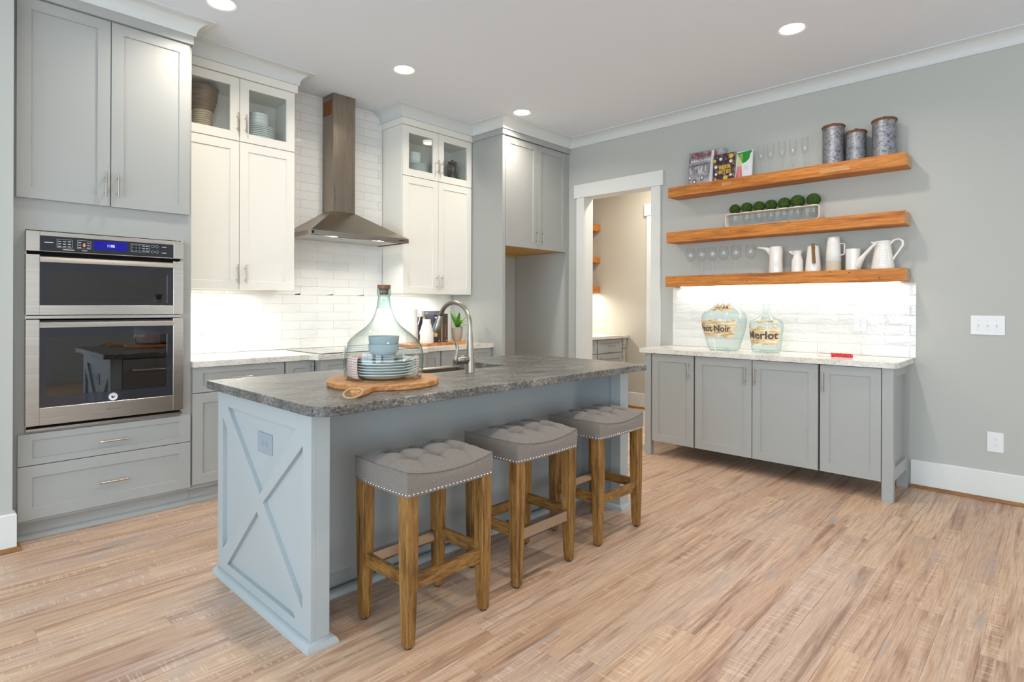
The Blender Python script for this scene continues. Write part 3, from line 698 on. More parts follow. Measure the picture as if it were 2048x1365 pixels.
def oven_door(z0, z1, gz0, gz1, hz0, hz1, wz0, wz1, name):
    d = framed(name, z0, z1, gz0, z1, ov)
    g = MB(); g.tbox(T, .499, 1.147, gz0, wz0, .006, .044); g.tbox(T, .499, 1.147, wz1, hz0, .006, .044); g.tbox(T, .499, .529, wz0, wz1, .006, .044); g.tbox(T, 1.115, 1.147, wz0, wz1, .006, .044)
    g.tbox(T, .499, 1.147, hz1, z1-.006, .006, .040); g.build('glass_border', 'oven_dark', d)
    h = MB(); n = 5; pr = [(.020, hz0), (.052, hz0), (.0545, hz0+.002), (.0545, hz0+.005), (.048, hz1-.002), (.045, hz1), (.020, hz1)]
    h.prism(pr, lambda a, b, u: T(u, b, a), .499, 1.147); h.build('handle', 'oven_steel', d, smooth=40)
    g = MB(); g.tbox(T, .529, 1.115, wz0, wz1, .034, .038); g.build('window_glass', 'oven_glass', d)
    return d
u_ = oven_door(1.226, 1.555, 1.280, 1.50, 1.513, 1.545, 1.296, 1.468, 'upper_oven_door')
g = MB(); g.tbox(T, .53, .625, 1.298, 1.466, .030, .033); g.tbox(T, 1.006, 1.114, 1.298, 1.466, .030, .033); g.tbox(T, .625, 1.006, 1.298, 1.324, .030, .033); g.tbox(T, .625, 1.006, 1.438, 1.466, .030, .033); g.build('window_mask', 'black', u_)
lo = oven_door(.627, 1.202, .722, 1.15, 1.156, 1.188, .78, 1.105, 'lower_oven_door')
for zz in (.985, .845):
    r_ = MB(); r_.tube([(.50, 4.12, zz), (1.14, 4.12, zz)], .0035, 6); r_.tube([(.50, 4.44, zz), (1.14, 4.44, zz)], .0035, 6)
    for i in range(13): r_.tube([(.53+i*.048, 4.12, zz), (.53+i*.048, 4.44, zz)], .002, 5)
    r_.build('oven_rack', 'chrome', ov, smooth=60)
text('Whirlpool', T, .803, .668, .017, 'badge', 'spine_grey', lo, width=.066, w=.0486, shear=.1)
st = MB(); st.lathe([(0.0001, 0), (.022, 0), (.0225, -.0006)], (0, 0, 0), 28)
st.v = [T(.835+a, .7485+b, .0446-c) for a, b, c in st.v]; s_ = st.build('energy_sticker', 'print_white', lo)
def arc(u, v, R=.0168, cu=.835, cv=.7485):
    an = PI*.86-u/R; rr = R+v; return T(cu+rr*math.cos(an), cv+rr*math.sin(an), .0450)
text('AMERICA', T, 0, -.002, .0042, 'sticker_lettering', 'print_blue', s_, width=.038, fn=arc)
g = MB(); g.prism([(-.010, .004), (-.004, .006), (.0, .001), (.006, -.003), (.001, -.010), (-.006, -.008), (-.009, -.002)], lambda a, b, h: T(.835+a, .7485+b, h), .0440, .0450); g.build('sticker_swirl', 'print_blue', s_)
g = MB(); g.prism([(-.003, .004), (.004, .007), (.012, .006), (.012, .0045), (.004, .005)], lambda a, b, h: T(.835+a, .7485+b, h), .0440, .0451)
g.prism([(.002, -.001), (.010, .002), (.012, .001), (.006, -.004)], lambda a, b, h: T(.835+a, .7485+b, h), .0440, .0451); g.build('sticker_stripes', 'print_red', s_)
boxes('lower_trim', 'oven_steel', [(.442, 1.203, 4.012, 4.045, .597, .612)], ov, .002)

# ================================================================== WHITE WALL CABINETS
def upper(x0, x1, xm, label, led, side):
    T = Tback(4.35)
    c = thing('wall_cabinet', label, 'cabinet', ((x0+x1)/2, 4.5, 1.40), 'white upper cabinets with glass-fronted tops')
    boxes('carcass', 'white_cabinet', [(x0, x0+.018, 4.35, 4.655, 1.40, 2.995), (x1-.018, x1, 4.35, 4.655, 1.40, 2.995), (x0+.018, x1-.018, 4.64, 4.655, 1.40, 2.995),
          (x0+.018, x1-.018, 4.35, 4.64, 1.412, 2.543), (x0+.018, x1-.018, 4.35, 4.64, 2.885, 2.995), (xm-.012, xm+.012, 4.351, 4.37, 2.543, 2.885)], c)
    boxes('top_fascia', 'white_cabinet', [(x0-(.019 if side < 0 else 0), x1+(.015 if side > 0 else 0), 4.312, 4.35, 2.937, 2.995)]+([(x1, x1+.015, 4.35, 4.655, 2.937, 2.995)] if side > 0 else [(x0-.019, x0, 4.35, 4.655, 2.937, 2.995)]), c, .001)
    for a, b, hu in ((x0+.002, xm-.002, xm-.020), (xm+.002, x1-.002, xm+.036)):
        d = shaker(T, a, b, 1.398, 2.472, 'door', 'white_cabinet', c); pull(T, hu if hu < xm else xm+.038, 1.51, d, length=.135)
        d = shaker(T, a, b, 2.478, 2.934, 'glass_door', 'white_cabinet', c, glass=True, rail=.064)
        gl = MB(); gl.tbox(T, a+.062, b-.062, 2.540, 2.872, .007, .010); gl.build('pane', 'cabinet_glass', d)
        pull(T, hu if hu < xm else xm+.038, 2.607, d, length=.135)
    l = MB(); l.box(led[0], led[1], 4.40, 4.43, 1.4005, 1.4115); l.build('light_strip', 'led_glow', c)
    m_ = MB(); m_.box(led[1]+.03, x1-.05, 4.40, 4.43, 1.3985, 1.4115); m_.build('light_rail', 'raw_maple', c)
    return c
upper(1.265, 2.087, 1.670, 'white shaker wall cabinet between the oven tower and the range hood', (1.32, 1.80), 1)
upper(3.104, 3.948, 3.517, 'white shaker wall cabinet between the range hood and the grey alcove cabinet', (3.16, 3.62), -1)
area('under_cabinet_strip', (1.56, 4.44, 1.395), (0, 0, 0), .5, .03, 7, (1, .97, .93), 170)
area('under_cabinet_strip', (3.39, 4.44, 1.395), (0, 0, 0), .5, .03, 4.5, (1, .95, .88), 170)

# crockery behind the glass doors
vz = thing('footed_pot', 'brown stoneware pot with a ribbed cream foot behind the left glass door', 'pot', (1.475, 4.50, 2.5435))
MB().lathe([(.0, .14), (.070, .14), (.080, .17), (.094, .22), (.104, .30), (.106, .305), (.104, .31), (.098, .305), (.088, .22), (.0, .18)], (1.475, 4.50, 2.5435), 32).build('bowl', 'vase_brown', vz, smooth=50)
pr = [(.0, 0)]
for i in range(9): pr += [(.060, i*.0155), (.066, i*.0155+.005), (.060, i*.0155+.011)]
pr += [(.066, .14), (0, .14)]
MB().lathe(pr, (1.475, 4.50, 2.5435), 28, mi=0).build('foot', 'vase_ribs', vz, smooth=30)
ring = MB()
for i in range(9): ring.lathe([(.0600, i*.0155+.012), (.0615, i*.0155+.0135), (.0600, i*.0155+.0150)], (1.475, 4.50, 2.5435), 28)
ring.build('brown_rings', 'vase_brown', vz, smooth=50)
def plate_prof(R, h=.016, t=.003):
    return [(0, .003), (R*.55, .003), (R*.62, .0), (R*.66, .0), (R*.70, .004), (R, h), (R, h+t), (R*.68, .004+t), (R*.6, .006), (0, .006)]
def plate_obj(name, R, mat, label, cat, grp, h=.016, prof=None):
    o = MB().lathe(prof or plate_prof(R, h), (0, 0, 0), 40).build(name, mat, None, smooth=45, origin=(0, 0, 0)); return tag(o, label, cat, grp)
def bowl_prof(R, h): return [(0, .0), (R*.5, 0), (R*.72, h*.12), (R*.95, h*.5), (R, h), (R*.975, h), (R*.92, h*.52), (R*.68, h*.17), (0, h*.08)]
ORD = ['lowest', 'second', 'third', 'fourth', 'fifth', 'sixth', 'seventh', 'eighth']
def pile(src, n, x, y, z, dz, fmt, jitter=.0008):
    for i in range(n):
        w = 'topmost' if (i == n-1 and n > 1) else ORD[i]
        placed(src, i, (x+random.uniform(-jitter, jitter), y+random.uniform(-jitter, jitter), z+i*dz), fmt % w)
p = plate_obj('dinner_plate', .128, 'plate_white', '', 'plate', 'white plates behind the left glass doors'); pile(p, 7, 1.872, 4.50, 2.5435, .0135, '%s of the white plates beside the brown pot, behind glass')
bt = 2.5435+6*.0135+.019
p = plate_obj('bowl', .080, 'plate_white', '', 'bowl', 'white bowls behind the left glass doors', prof=bowl_prof(.080, .055)); pile(p, 3, 1.872, 4.50, bt, .026, '%s of three stacked white bowls on the plates beside the brown pot')
p = plate_obj('dinner_plate', .128, 'plate_white', '', 'plate', 'white plates behind the right glass doors'); pile(p, 6, 3.375, 4.50, 2.5435, .0135, '%s of the white plates left of the brown jars, behind glass')
bt = 2.5435+5*.0135+.019
p = plate_obj('bowl', .078, 'plate_white', '', 'bowl', 'white bowls behind the right glass doors', prof=bowl_prof(.078, .055)); pile(p, 3, 3.350, 4.50, bt, .028, '%s of three stacked white bowls on the plates left of the jars')
def jar(x, y, label, i):
    t = thing('lidded_jar', label, 'jar', (x, y, 2.5435), 'brown jars behind the right glass door')
    MB().lathe([(0, 0), (.048, 0), (.052, .006), (.052, .17), (.040, .19), (.040, .2), (0, .2)], (x, y, 2.5435), 24).build('body', 'jar_brown', t, smooth=40)
    MB().lathe([(0, .2), (.045, .2), (.046, .21), (.02, .222), (0, .224)], (x, y, 2.5435), 24).build('lid', 'brass_wood', t, smooth=40)
    MB().sphere((x, y, 2.5435+.230), .009, 10, 6).build('knob', 'black', t, smooth=60)
jar(3.70, 4.56, 'brown lidded jar half hidden by the door stile, left of its twin', 0)
jar(3.852, 4.52, 'brown jar with wooden lid, fully seen behind the right glass door', 1)

def wine_glass_parts(t, o, H=.235, R=.042, stem=.115, foot=.034, mat='clear_glass', flute=False):
    x, y, z = o
    if flute: bowl = [(.004, stem), (.014, stem+.004), (.022, stem+.02), (.026, stem+.06), (.026, H)]
    else: bowl = [(.004, stem), (.018, stem+.006), (.036, stem+.028), (.0425, stem+.048), (.038, stem+.09), (.031, H)]
    bowl += [(bowl[-1][0]-.0008, H+.0006)]
    MB().lathe(bowl, o, 24).build('bowl', mat, t, smooth=50)
    MB().lathe([(foot, 0), (foot, .0015), (foot*.5, .004), (.006, .008), (.0035, .02), (.0032, stem*.8), (.005, stem), (0, stem)], o, 16).build('stem', mat, t, smooth=60)
for i, (x, lab) in enumerate(((3.745, 'stemmed glass in front of the half-hidden jar'), (3.792, 'stemmed glass standing in front of the gap between the jars'), (3.846, 'stemmed glass in front of the brown jar with wooden lid'))):
    if i == 0: cg = thing('cordial_glass', '', 'glass', (x, 4.445, 2.5435), 'stemmed glasses in front of the jars'); wine_glass_parts(cg, (x, 4.445, 2.5435), H=.15, stem=.075, foot=.02, flute=True)
    placed(cg, i, (x, 4.445, 2.5435), lab)

# ================================================================== RANGE HOOD
hd = thing('range_hood', 'stainless steel chimney range hood over the cooktop', 'range hood', (2.605, 4.42, 1.835))
hx0, hx1, hy0, hy1 = 2.148, 3.062, 4.180, 4.652
cx0, cx1, cy0 = 2.49, 2.70, 4.468
pyr = MB(); pyr.add([(hx0, hy0, 1.873), (hx1, hy0, 1.873), (hx1, hy1, 1.873), (hx0, hy1, 1.873), (cx0, cy0, 2.085), (cx1, cy0, 2.085), (cx1, hy1, 2.085), (cx0, hy1, 2.085)],
                    [(0, 1, 5, 4), (1, 2, 6, 5), (2, 3, 7, 6), (3, 0, 4, 7), (4, 5, 6, 7), (0, 3, 2, 1)])
pyr.build('canopy', 'hood_steel', hd)
boxes('rim_band', 'hood_band', [(hx0, hx1, hy0, hy0+.012, 1.835, 1.873), (hx0, hx0+.012, hy0+.012, hy1, 1.835, 1.873), (hx1-.012, hx1, hy0+.012, hy1, 1.835, 1.873), (hx0+.012, hx1-.012, hy0+.012, hy1, 1.846, 1.850)], hd)
boxes('chimney', 'hood_steel', [(cx0, cx1, cy0, hy1, 2.085, CZ-.001)], hd, .001)
for i in range(3):
    x0 = hx0+.03+i*.285; f_ = MB(); f_.box(x0, x0+.28, hy0+.10, hy1-.03, 1.840, 1.8458, .001)
    f_.build('grease_filter', 'filter_steel', hd)
for x in (2.372, 2.812):
    o = MB().lathe([(.0001, -.0), (.026, -.0), (.030, .006)], (x, 4.235, 1.8385), 24).build('lamp', 'lens_glow', hd)
    area('hood_lamp_beam', (x, 4.235, 1.834), (0, 0, 0), .05, .05, 2.6, (1, .94, .84), 130, 'DISK')
vg = MB(); vg.box(2.4875, 2.4902, 4.50, 4.63, 2.915, 3.035); v_ = vg.build('vent_grille', 'rust', hd)
sl = MB()
for i in range(7): sl.box(2.4862, 2.4874, 4.508+i*.0175, 4.513+i*.0175, 2.92, 3.03)
stuff(sl.build('grille_bars', 'brass_wood', v_))
for i in range(4):
    MB().tube([(2.965+i*.016, hy0-.0045, 1.853), (2.965+i*.016, hy0, 1.853)], .0045, 10).build('switch_button', 'black', hd)
boxes('nameplate', 'black', [(2.152, 2.172, hy0-.0012, hy0, 1.842, 1.866)], hd)
# ================================================================== ALCOVE CABINET (over the empty refrigerator bay)
T = Tback(3.92)
fc = thing('alcove_cabinet', 'tall grey cabinet surround with an empty refrigerator bay below its doors', 'cabinet', (4.47, 4.28, 0))
boxes('side_panel', 'grey_cabinet', [(3.955, 3.995, 3.90, 4.655, 0, 2.995)], fc, .001)
boxes('wall_panel', 'wall_paint', [(4.945, 4.985, 3.92, 4.655, 0, 1.875)], fc)
boxes('filler_stile', 'grey_cabinet', [(4.938, 4.985, 3.90, 3.92, 0, 2.94)], fc, .001)
boxes('upper_box', 'grey_cabinet', [(3.995, 4.985, 3.92, 4.655, 1.885, 2.995)], fc)
boxes('maple_underside', 'raw_maple', [(3.996, 4.944, 3.925, 4.65, 1.877, 1.885), (3.996, 4.016, 3.96, 4.63, 1.858, 1.877), (3.996, 4.944, 4.63, 4.65, 1.858, 1.877)], fc)
boxes('top_fascia', 'grey_cabinet', [(3.938, 4.985, 3.882, 3.92, 2.943, 2.995), (3.938, 3.955, 3.92, 4.31, 2.943, 2.995)], fc, .001)
d = shaker(T, 4.000, 4.464, 1.872, 2.938, 'door', 'grey_cabinet', fc); pull(T, 4.440, 1.993, d, length=.135)
d = shaker(T, 4.469, 4.934, 1.872, 2.938, 'door', 'grey_cabinet', fc); pull(T, 4.540-.006, 1.993, d, length=.135)

# ================================================================== BASE CABINETS ON THE BACK WALL
def base(x0, x1, yf, label, drawer=None, hside=1, narrow=False, two=False):
    T = Tback(yf)
    c = thing('base_cabinet', label, 'cabinet', ((x0+x1)/2, 4.35, 0), 'grey base cabinets on the back wall')
    boxes('carcass', 'grey_cabinet', [(x0, x1, yf, 4.65, .10, .8835)], c); boxes('toe_kick', 'grey_cabinet', [(x0, x1, yf+.042, yf+.06, 0, .10)], c)
    sm = MB(); sweep(sm, [(x0, yf+.0415), (x1, yf+.0415)], SHOE); sm.build('shoe_moulding', 'grey_cabinet', c, smooth=40)
    if drawer:
        q = shaker(T, x0+.006, x1-.005, .717, .880, 'drawer', 'grey_cabinet', c, railv=.040); pull(T, (x0+x1)/2, .80, q, False)
        if two:
            m_ = (x0+x1)/2; shaker(T, x0+.006, m_-.002, .126, .711, 'door', 'grey_cabinet', c); shaker(T, m_+.002, x1-.005, .126, .711, 'door', 'grey_cabinet', c)
        else: e = shaker(T, x0+.006, x1-.005, .126, .711, 'door', 'grey_cabinet', c); pull(T, x1-.04, .62, e)
    else:
        e = shaker(T, x0+.006, x1-.006, .126, .880, 'door', 'grey_cabinet', c, rail=.055 if narrow else .062); pull(T, (x1-.028) if hside > 0 else (x0+.028), .79, e)
    return c
base(1.2632, 1.876, 4.055, 'grey base cabinet with drawer over door, against the oven tower', True)
base(1.878, 2.105, 4.055, 'narrow grey base cabinet left of the cooktop', None, 1, True)
base(2.107, 3.085, 3.975, 'grey base cabinet stepping forward below the cooktop', True, two=True)
base(3.087, 3.312, 4.055, 'narrow grey base cabinet right of the cooktop', None, -1, True)
base(3.314, 3.953, 4.055, 'grey base cabinet with drawer against the alcove side panel', True)
ct = MB(); ct.prism([(1.264, 4.01), (2.045, 4.01), (2.075, 3.93), (3.085, 3.93), (3.115, 4.01), (3.954, 4.01), (3.954, 4.648), (1.264, 4.648)], lambda a, b, h: (a, b, h), .8835, .921)
tag(ct.build('countertop', 'light_granite'), 'pale speckled granite countertop running along the back wall', 'countertop')
ck = thing('cooktop', 'black glass cooktop set in the pale countertop below the hood', 'cooktop', (2.58, 4.25, .921))
boxes('glass_top', 'cooktop_glass', [(2.12, 3.035, 3.975, 4.535, .9212, .928)], ck, .002)
for x, y, r in ((2.32, 4.10, .09), (2.34, 4.38, .075), (2.6, 4.25, .11), (2.85, 4.38, .09), (2.84, 4.11, .075)):
    b_ = MB(); b_.tube([(x+r*math.cos(a*PI/16), y+r*math.sin(a*PI/16), .9282) for a in range(32)], .0008, 4, loop=True); b_.build('burner_ring', 'print_grey', ck)

# outlets ---------------------------------------------------------------
def outlet(T, u, v, label, mat='plastic_white', wide=.078, high=.122, horiz=False, grp='wall outlets'):
    p0 = T(u, v, 0); t = thing('outlet', label, 'outlet', p0, grp)
    pl = MB(); pl.tbox(T, u-wide/2, u+wide/2, v-high/2, v+high/2, .0003, .0055, .002); pl.build('cover_plate', mat, t)
    for s in (-1, 1):
        cu, cv = (u+s*.02, v) if horiz else (u, v+s*.02)
        r = MB(); r.prism([(.0165*math.cos(a*PI/8)*(1 if not horiz else .82), .0165*math.sin(a*PI/8)*(.82 if not horiz else 1)) for a in range(16)], lambda a, b, h: T(cu+a, cv+b, h), .0050, .0068)
        ro = r.build('receptacle', mat, t)
        sl = MB()
        for a, b in ((-.006, .003), (.006, .003), (0, -.007)):
            if horiz: a, b = b, a
            sl.tbox(T, cu+a-(.0008 if not horiz else .003), cu+a+(.0008 if not horiz else .003), cv+b-(.003 if not horiz else .0008), cv+b+(.003 if not horiz else .0008), .0062, .0071)
        sl.build('slots', 'slot_dark', ro)
    return t
outlet(Tback(4.6495), 1.510, 1.130, 'white outlet on the tiles beside the oven tower')
outlet(Tright(4.9755), -1.105, 1.166, 'white outlet on the tiles above the red ribbon toy', high=.13, wide=.082)
outlet(Tright(4.987), -.321, .391, 'white outlet low on the right wall above the baseboard', high=.132, wide=.086)
sw = thing('switch_plate', 'white triple toggle switch plate on the right wall', 'switch', (4.987, .363, 1.10))
T = Tright(4.987); pl = MB(); pl.tbox(T, -.451, -.274, 1.102, 1.231, .0003, .006, .002); pl.build('cover_plate', 'plastic_white', sw)
for i in range(3):
    u = -.410+i*.0475; g = MB(); g.add([T(u-.005, 1.155, .005), T(u+.005, 1.155, .005), T(u+.005, 1.178, .005), T(u-.005, 1.178, .005), T(u-.004, 1.163, .015), T(u+.004, 1.163, .015), T(u+.004, 1.170, .017), T(u-.004, 1.170, .017)],
        [(0, 1, 5, 4), (1, 2, 6, 5), (2, 3, 7, 6), (3, 0, 4, 7), (4, 5, 6, 7), (0, 3, 2, 1)]); g.build('toggle', 'plastic_white', sw)
    for dv in (.030, -.030):
        g = MB(); g.tube([T(u, 1.1665+dv, .0055), T(u, 1.1665+dv, .0066)], .0022, 8); g.build('screw', 'print_grey', sw)

# ================================================================== ISLAND
isl = thing('kitchen_island', 'pale blue-grey kitchen island base with X-braced end panel', 'island', (2.12, 2.45, 0))
IX0, IX1, IY0, IY1, IZ = 1.040, 3.200, 2.018, 2.945, 0.8835
boxes('body', 'island_grey', [(1.115, 1.68, 2.33, 2.925, .10, IZ), (2.56, 3.125, 2.33, 2.925, .10, IZ), (1.68, 2.56, 2.33, 2.42, .10, IZ), (1.68, 2.56, 2.42, 2.925, .10, .63), (1.115, 3.125, 2.36, 2.86, 0, .10)], isl)
boxes('end_wall', 'island_grey', [(IX0+.018, 1.115, IY0+.0005, IY1, 0, IZ)], isl)
boxes('end_wall', 'island_grey', [(3.125, IX1, IY0+.06, IY1, 0, IZ)], isl)
boxes('corner_post', 'island_grey', [(3.112, IX1+.002, IY0, IY0+.075, 0, IZ)], isl, .0015)
# face frame of the near end: stiles, rails and crossing braces on the recessed panel
PY = lambda a, b, h: (h, a, b)
fa0, fa1, fb0, fb1 = 2.086, 2.885, .070, .806
boxes('stile', 'island_grey', [(IX0, IX0+.0175, IY0, fa0, 0, IZ)], isl)
boxes('stile', 'island_grey', [(IX0, IX0+.0175, fa1, IY1, 0, IZ)], isl)
boxes('rail', 'island_grey', [(IX0, IX0+.0175, fa0, fa1, fb1, IZ)], isl)
boxes('rail', 'island_grey', [(IX0, IX0+.0175, fa0, fa1, 0, fb0)], isl)
k = .0575
br_ = MB(); br_.prism([(fa1, fb1), (fa1-k, fb1), (fa0, fb0+k), (fa0, fb0), (fa0+k, fb0), (fa1, fb1-k)], PY, IX0, IX0+.0175); br_.build('cross_brace', 'island_grey', isl)
cy_, cz_ = (fa0+fa1)/2, (fb0+fb1)/2; s_ = (fb1-fb0)/(fa1-fa0)
def half(sy):     # half of the second diagonal, cut where it meets the first
    a = fa0 if sy < 0 else fa1; b = fb1 if sy < 0 else fb0
    if sy < 0: return [(a, b), (a, b-k), (cy_-k/2, cz_-.002), (cy_, cz_+k*s_/2+.0), (a+k, b)]
    return [(a, b), (a, b+k), (cy_+k/2, cz_+.002), (cy_, cz_-k*s_/2), (a-k, b)]
for sg in (-1, 1):
    b2 = MB(); b2.prism(half(sg), PY, IX0+.0001, IX0+.0175); b2.build('cross_brace', 'island_grey', isl)
sm = MB(); sweep(sm, [(3.113, 2.33), (3.113, 2.0175), (3.2025, 2.0175), (3.2025, 2.94)][::1], [(a, b) for a, b in SHOE]); sm.build('shoe_moulding', 'island_grey', isl, smooth=40)
sm = MB(); sweep(sm, [(IX0-.0005, 2.945), (IX0-.0005, 2.0175), (1.1155, 2.0175), (1.1155, 2.3295), (3.11, 2.3295)], [(a, b) for a, b in SHOE]); sm.build('shoe_moulding', 'island_grey', isl, smooth=40)
Tn = lambda u, v, w: (IX0+.018-w, -u, v)
T = lambda u, v, w: (u, 2.925+w, v)          # kitchen side of the island
for a, b in ((1.70, 2.118), (2.122, 2.54)): shaker(T, a, b, .12, .62, 'door', 'island_grey', isl)
for z0, z1 in ((.12, .38), (.385, .63), (.635, .875)): q = shaker(T, 2.575, 3.12, z0, z1, 'drawer', 'island_grey', isl); pull(T, 2.85, (z0+z1)/2, q, False)
outlet(Tn, -2.455, .695, 'blue-grey painted outlet on the island end panel', 'outlet_grey', wide=.137, high=.088, horiz=True)
dw = thing('dishwasher', 'stainless dishwasher on the far side of the island, mirrored in the oven door', 'dishwasher', (1.405, 2.93, .1))
mb = MB(); mb.box(1.12, 1.675, 2.926, 2.95, .11, .875, .003); mb.build('front_panel', 'oven_steel', dw)
mb = MB(); mb.tube([(1.17, 2.985, .79), (1.625, 2.985, .79)], .011, 10); mb.tube([(1.19, 2.949, .79), (1.19, 2.985, .79)], .008, 8); mb.tube([(1.605, 2.949, .79), (1.605, 2.985, .79)], .008, 8); mb.build('handle', 'oven_steel', dw, smooth=50)
# granite top with the sink notch
def rc(cx, cy, r, a0, a1, n=6): return [(cx+r*math.cos(math.radians(a0+(a1-a0)*i/n)), cy+r*math.sin(math.radians(a0+(a1-a0)*i/n))) for i in range(n+1)]
X0, X1, Y0, Y1 = .993, 3.238, 1.887, 2.972
r1 = .085
out = rc(X0+r1, Y0+r1, r1, 180, 270)+rc(X1-.05, Y0+.05, .05, 270, 360)+rc(X1-.03, Y1-.03, .03, 0, 90)+[(2.54, Y1), (2.54, 2.462), (1.70, 2.462), (1.70, Y1)]+rc(X0+.012, Y1-.012, .012, 90, 180)
top = MB()
def inset(poly, d):
    n = len(poly); o = []
    for i in range(n):
        p, q, r_ = Vector(poly[i-1]), Vector(poly[i]), Vector(poly[(i+1) % n])
        n1 = Vector((-(q-p).y, (q-p).x)).normalized(); n2 = Vector((-(r_-q).y, (r_-q).x)).normalized(); m = n1+n2; m = m/m.dot(n1); o.append((q.x+m.x*d, q.y+m.y*d))
    return o
L = [(out, .8850), (out, .918), (inset(out, .003), .921)]; lo_ = inset(out, .002)
n = len(out); vs = []
for poly, z in [(lo_, .8838)]+L: vs += [(a, b, z) for a, b in poly]
fs = [tuple(range(n))[::-1], tuple(range(3*n, 4*n))]
for j in range(3):
    for i in range(n): fs.append((j*n+i, j*n+(i+1) % n, (j+1)*n+(i+1) % n, (j+1)*n+i))
top.add(vs, fs); tag(top.build('island_countertop', 'island_granite'), 'dark leathered granite slab on the island, notched for the sink', 'countertop')
sk = thing('farmhouse_sink', 'stainless apron sink in the far side of the island top', 'sink', (2.12, 2.72, .64))
boxes('basin', 'sink_steel', [(1.70, 1.716, 2.44, 2.975, .64, .8825), (2.524, 2.54, 2.44, 2.975, .64, .8825), (1.716, 2.524, 2.44, 2.456, .64, .8825), (1.716, 2.524, 2.455, 2.94, .64, .652)], sk, .001)
boxes('apron', 'sink_steel', [(1.716, 2.524, 2.905, 2.978, .64, .884)], sk, .006)
MB().lathe([(0, .0125), (.045, .0125), (.05, .014), (0, .014)], (2.12, 2.70, .64), 20).build('drain', 'chrome', sk)
# faucet
fx, fy = 2.134, 2.352
fa = thing('faucet', 'tall brushed nickel gooseneck faucet on the island', 'faucet', (fx, fy, .921))
MB().lathe([(.0, 0), (.0285, 0), (.0280, .004), (.0262, .06), (.0235, .125), (.0235, .128), (0, .128)], (fx, fy, .921), 28).build('base', 'faucet_metal', fa, smooth=40)
pts = [(fx, fy, 1.047)]; rr = [.0205]
for z in (1.08, 1.11, 1.14, 1.168): pts.append((fx, fy, z)); rr.append(.0205-(z-1.047)*.062)
cyc, czc, R = fy+.134, 1.170, .134
for i in range(1, 15):
    a = PI-i*PI*.85/14; pts.append((fx, cyc+R*math.cos(a), czc+R*math.sin(a))); rr.append(.0122)
MB().tube(pts, rr, 16).build('spout', 'faucet_metal', fa, smooth=50)
a = PI-PI*.85; e = Vector((fx, cyc+R*math.cos(a), czc+R*math.sin(a))); dvec = Vector((0, math.sin(a), -math.cos(a))).normalized()
dvec = Vector((0, -math.sin(a-PI)*1, 0)) if False else Vector((0, .36, -1)).normalized()
MB().tube([e+dvec*q for q in (0.002, .004, .03, .06, .09, .104)], [.0145, .0150, .0185, .0235, .0278, .0262], 18).build('spray_head', 'faucet_metal', fa, smooth=40)
MB().tube([e+dvec*q for q in (-.002, .003)], [.0138, .0138], 16).build('joint_ring', 'black', fa, smooth=40)
MB().tube([(fx-.012, fy, .992), (fx-.028, fy, .992), (fx-.062, fy, .992), (fx-.082, fy, .992), (fx-.095, fy, .992)], [.018, .0235, .0245, .0235, .014], 18).build('valve', 'faucet_metal', fa, smooth=40)
MB().tube([(fx-.092, fy, .970), (fx-.104, fy, .985), (fx-.104, fy, 1.005), (fx-.096, fy, 1.030), (fx-.090, fy, 1.055), (fx-.096, fy, 1.080), (fx-.104, fy, 1.094)], [.006, .013, .012, .010, .009, .008, .003], 12).build('lever', 'faucet_metal', fa, smooth=50)

# ------------------------------------------------------------------ round board with the glass cloche and its dishes
BX, BY, BZ = 1.530, 2.279, .9212
bd = thing('serving_board', 'round wooden board with handle and rope loop under the glass cloche', 'cutting board', (BX, BY, BZ))
ha = math.atan2(-.282, -.33); R = .252
pl_ = []
w2 = .030; a0 = math.asin(w2/R*1.35)
for i in range(49):
    a = ha+a0+(2*PI-2*a0)*i/48; pl_.append((R*math.cos(a), R*math.sin(a)))
cs, sn = math.cos(ha), math.sin(ha)
for l, w_ in ((R+.012, -w2), (.405, -.026), (.413, -.016), (.413, .016), (.405, .026), (R+.012, w2)): pl_.append((l*cs-w_*sn, l*sn+w_*cs))
ins = inset(pl_, .004); n = len(pl_); vs = []
for poly, z in ((ins, 0), (pl_, .004), (pl_, .022), (ins, .026)): vs += [(BX+a, BY+b, BZ+z) for a, b in poly]
fs = [tuple(range(n))[::-1], tuple(range(3*n, 4*n))]
for j in range(3):
    for i in range(n): fs.append((j*n+i, j*n+(i+1) % n, (j+1)*n+(i+1) % n, (j+1)*n+i))
mb = MB(); mb.add(vs, fs); mb.build('board', 'board_wood', bd, smooth=30)
rp_ = []
for i in range(20):
    t = 2*PI*i/20; l = .392+.045*(1-math.cos(t))*.9; s2 = .036*math.sin(t); zz = BZ+.034-.027*((1-math.cos(t))/2)
    rp_.append((BX+l*cs-s2*sn, BY+l*sn+s2*cs, zz))
MB().tube(rp_, .0042, 8, loop=True).build('rope_loop', 'rope', bd, smooth=60)
PT = BZ+.0262
CP = [(.170, 0), (.177, .015), (.181, .06), (.183, .10), (.180, .125), (.174, .148), (.152, .182), (.125, .205), (.103, .222), (.080, .240), (.060, .262), (.045, .290), (.035, .322), (.030, .350), (.0275, .375), (.0275, .380), (.0315, .386), (.0325, .398), (.0325, .408), (.0295, .414)]
cl = thing('glass_cloche', 'big bottle-shaped glass cloche with cork over stacked plates and bowls', 'cloche', (BX, BY, PT))
MB().lathe([(r+.0, z+.0005) for r, z in CP[:13]], (BX, BY, PT), 56).build('glass', 'bottle_glass', cl, smooth=60)
MB().lathe([(r+.0, z+.0005) for r, z in CP[12:]], (BX, BY, PT), 40).build('neck', 'neck_glass', cl, smooth=60)
